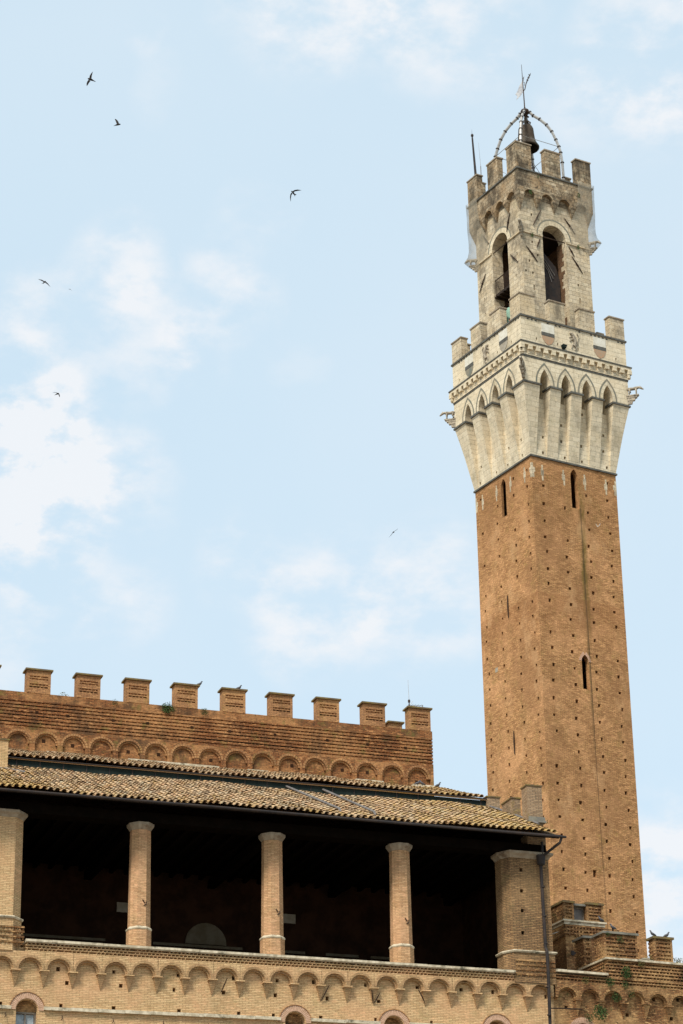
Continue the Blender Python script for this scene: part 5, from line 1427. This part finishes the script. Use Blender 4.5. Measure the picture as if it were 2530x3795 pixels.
bird(165.5, 1044, 64, 'gliding swift with long bent wings near the left edge above the clouds', [
    (k1([(330,310),(250,265),(110,238)],355,335,9.8), k1([(310,345),(230,300),(110,242)],355,335,9.8), .02),
    (k1([(385,330),(460,390),(548,515)],355,335,9.8), k1([(370,375),(450,430),(545,518)],355,335,9.8), .02)],
    [((395-355)/9.8,(320-335)/9.8,1.2),(0,0,3),((320-355)/9.8,(370-335)/9.8,2.2),((295-355)/9.8,(395-335)/9.8,1)], [k1([(320,360),(235,400),(290,398),(305,410),(330,380)],355,335,9.8)], 1)
bird(258, 1072, 190, 'tiny far-off swift low on the left beside the gliding swift', [
    (k1([(1240,600),(1210,597),(1185,602)],1252,610,9.8), k1([(1245,612),(1210,602),(1185,604)],1252,610,9.8), .02),
    (k1([(1262,600),(1290,620),(1322,660)],1252,610,9.8), k1([(1262,612),(1290,632),(1320,663)],1252,610,9.8), .02)],
    [(1,-.3,.8),(0,0,1.3),(-.8,.5,.8)], [], 1)
bird(213, 1459, 72, 'banking swift with one wing pointing down, in front of the left-hand cloud', [
    (k1([(760,570),(650,540),(480,515),(310,520)],740,630), k1([(700,640),(620,570),(480,545),(310,530)],740,630), .03),
    (k1([(850,640),(910,720),(930,820),(905,920)],740,630), k1([(790,690),(840,760),(870,850),(890,925)],740,630), -.03)],
    [((860-740)/22.4,(590-630)/22.4,1),((800-740)/22.4,(610-630)/22.4,2.4),(0,0,3.4),((660-740)/22.4,(670-630)/22.4,2),((480-740)/22.4,(755-630)/22.4,.4)], [], 1)
bird(1457.5, 1972.5, 85, 'swift seen head-on with thin wings, left of the tower shaft', [
    (k1([(790,760),(900,690),(1050,590),(1200,505)],720,860,26.1), k1([(800,790),(910,715),(1060,615),(1200,510)],720,860,26.1), .02),
    (k1([(620,920),(560,1020),(420,1200),(290,1350)],720,860,26.1), k1([(640,950),(590,1050),(450,1210),(295,1355)],720,860,26.1), -.02)],
    [((800-720)/26.1,(800-860)/26.1,1.8),(0,0,2.6),((620-720)/26.1,(930-860)/26.1,1)], [], 1)
bird(2215, 1951, 125, 'pale bird with raised wings flying in front of the brick tower shaft', [
    (k1([(640,1040),(600,960),(560,880),(510,800)],680,1010,19.6), k1([(670,1000),(640,930),(580,870),(515,795)],680,1010,19.6), .02),
    (k1([(740,1020),(800,940),(850,870),(880,790)],680,1010,19.6), k1([(710,970),(780,890),(830,830),(875,785)],680,1010,19.6), .02)],
    [(-.5,2.2,1.2),(0,0,2),(.8,-1.5,1)], [], 1, 'bird_pale', None)
# perched pigeons
def pigeon(s, t, z, base, face, label, sc_=1):
    o = place('pigeon', s, t, z, base); tag(o, label, 'bird', 'pigeons perched on the walls'); f_ = face
    b_ = MB(); b_.tube([(-.17*f_*sc_,0,.05*sc_),(-.08*f_*sc_,0,.09*sc_),(.02*f_*sc_,0,.12*sc_),(.08*f_*sc_,0,.18*sc_),(.1*f_*sc_,0,.24*sc_)], [.02*sc_,.05*sc_,.065*sc_,.045*sc_,.03*sc_], 8)
    b_.tube([(.1*f_*sc_,0,.24*sc_),(.13*f_*sc_,0,.26*sc_),(.17*f_*sc_,0,.25*sc_)], [.035*sc_,.03*sc_,.006*sc_], 6)
    for l in (-.025, .025): b_.tube([(0,l,.07*sc_),(.01,l,0)], .008, 4)
    b_.build('bird_body', M['pigeon'], o, smooth=True)
pigeon(.42, 12.2, 40.617, 'P', 1, 'pigeon perched at the right corner of the fourth hall battlement')
pigeon(2.42, 12.2, 40.617, 'P', 1, 'pigeon perched at the right corner of the fifth hall battlement')
pigeon(12.55, 11.7, 36.42, 'P', 1, 'pigeon sitting on the tiles beside the corner of the hall wall')
pigeon(11.35, 11.4, 36.33, 'P', 1, 'first of the pigeons on the upper roof below the rightmost blind arch')
pigeon(11.6, 11.4, 36.33, 'P', -1, 'second of the pigeons on the upper roof below the rightmost blind arch')
pigeon(5.22, .1, 26.722, 'W', -1, 'pigeon on the left corner of the narrow wing battlement')
pigeon(5.92, .1, 26.722, 'W', 1, 'pigeon on the right corner of the narrow wing battlement')
pigeon(3.42, .45, 26.96, 'W', -1, 'pigeon standing on the thin iron bracket above the broad battlement')
o = pigeon(5.35, 4.93, 28.502, 'W', -1, 'pale grey pigeon on the stone ledge of the small turret')
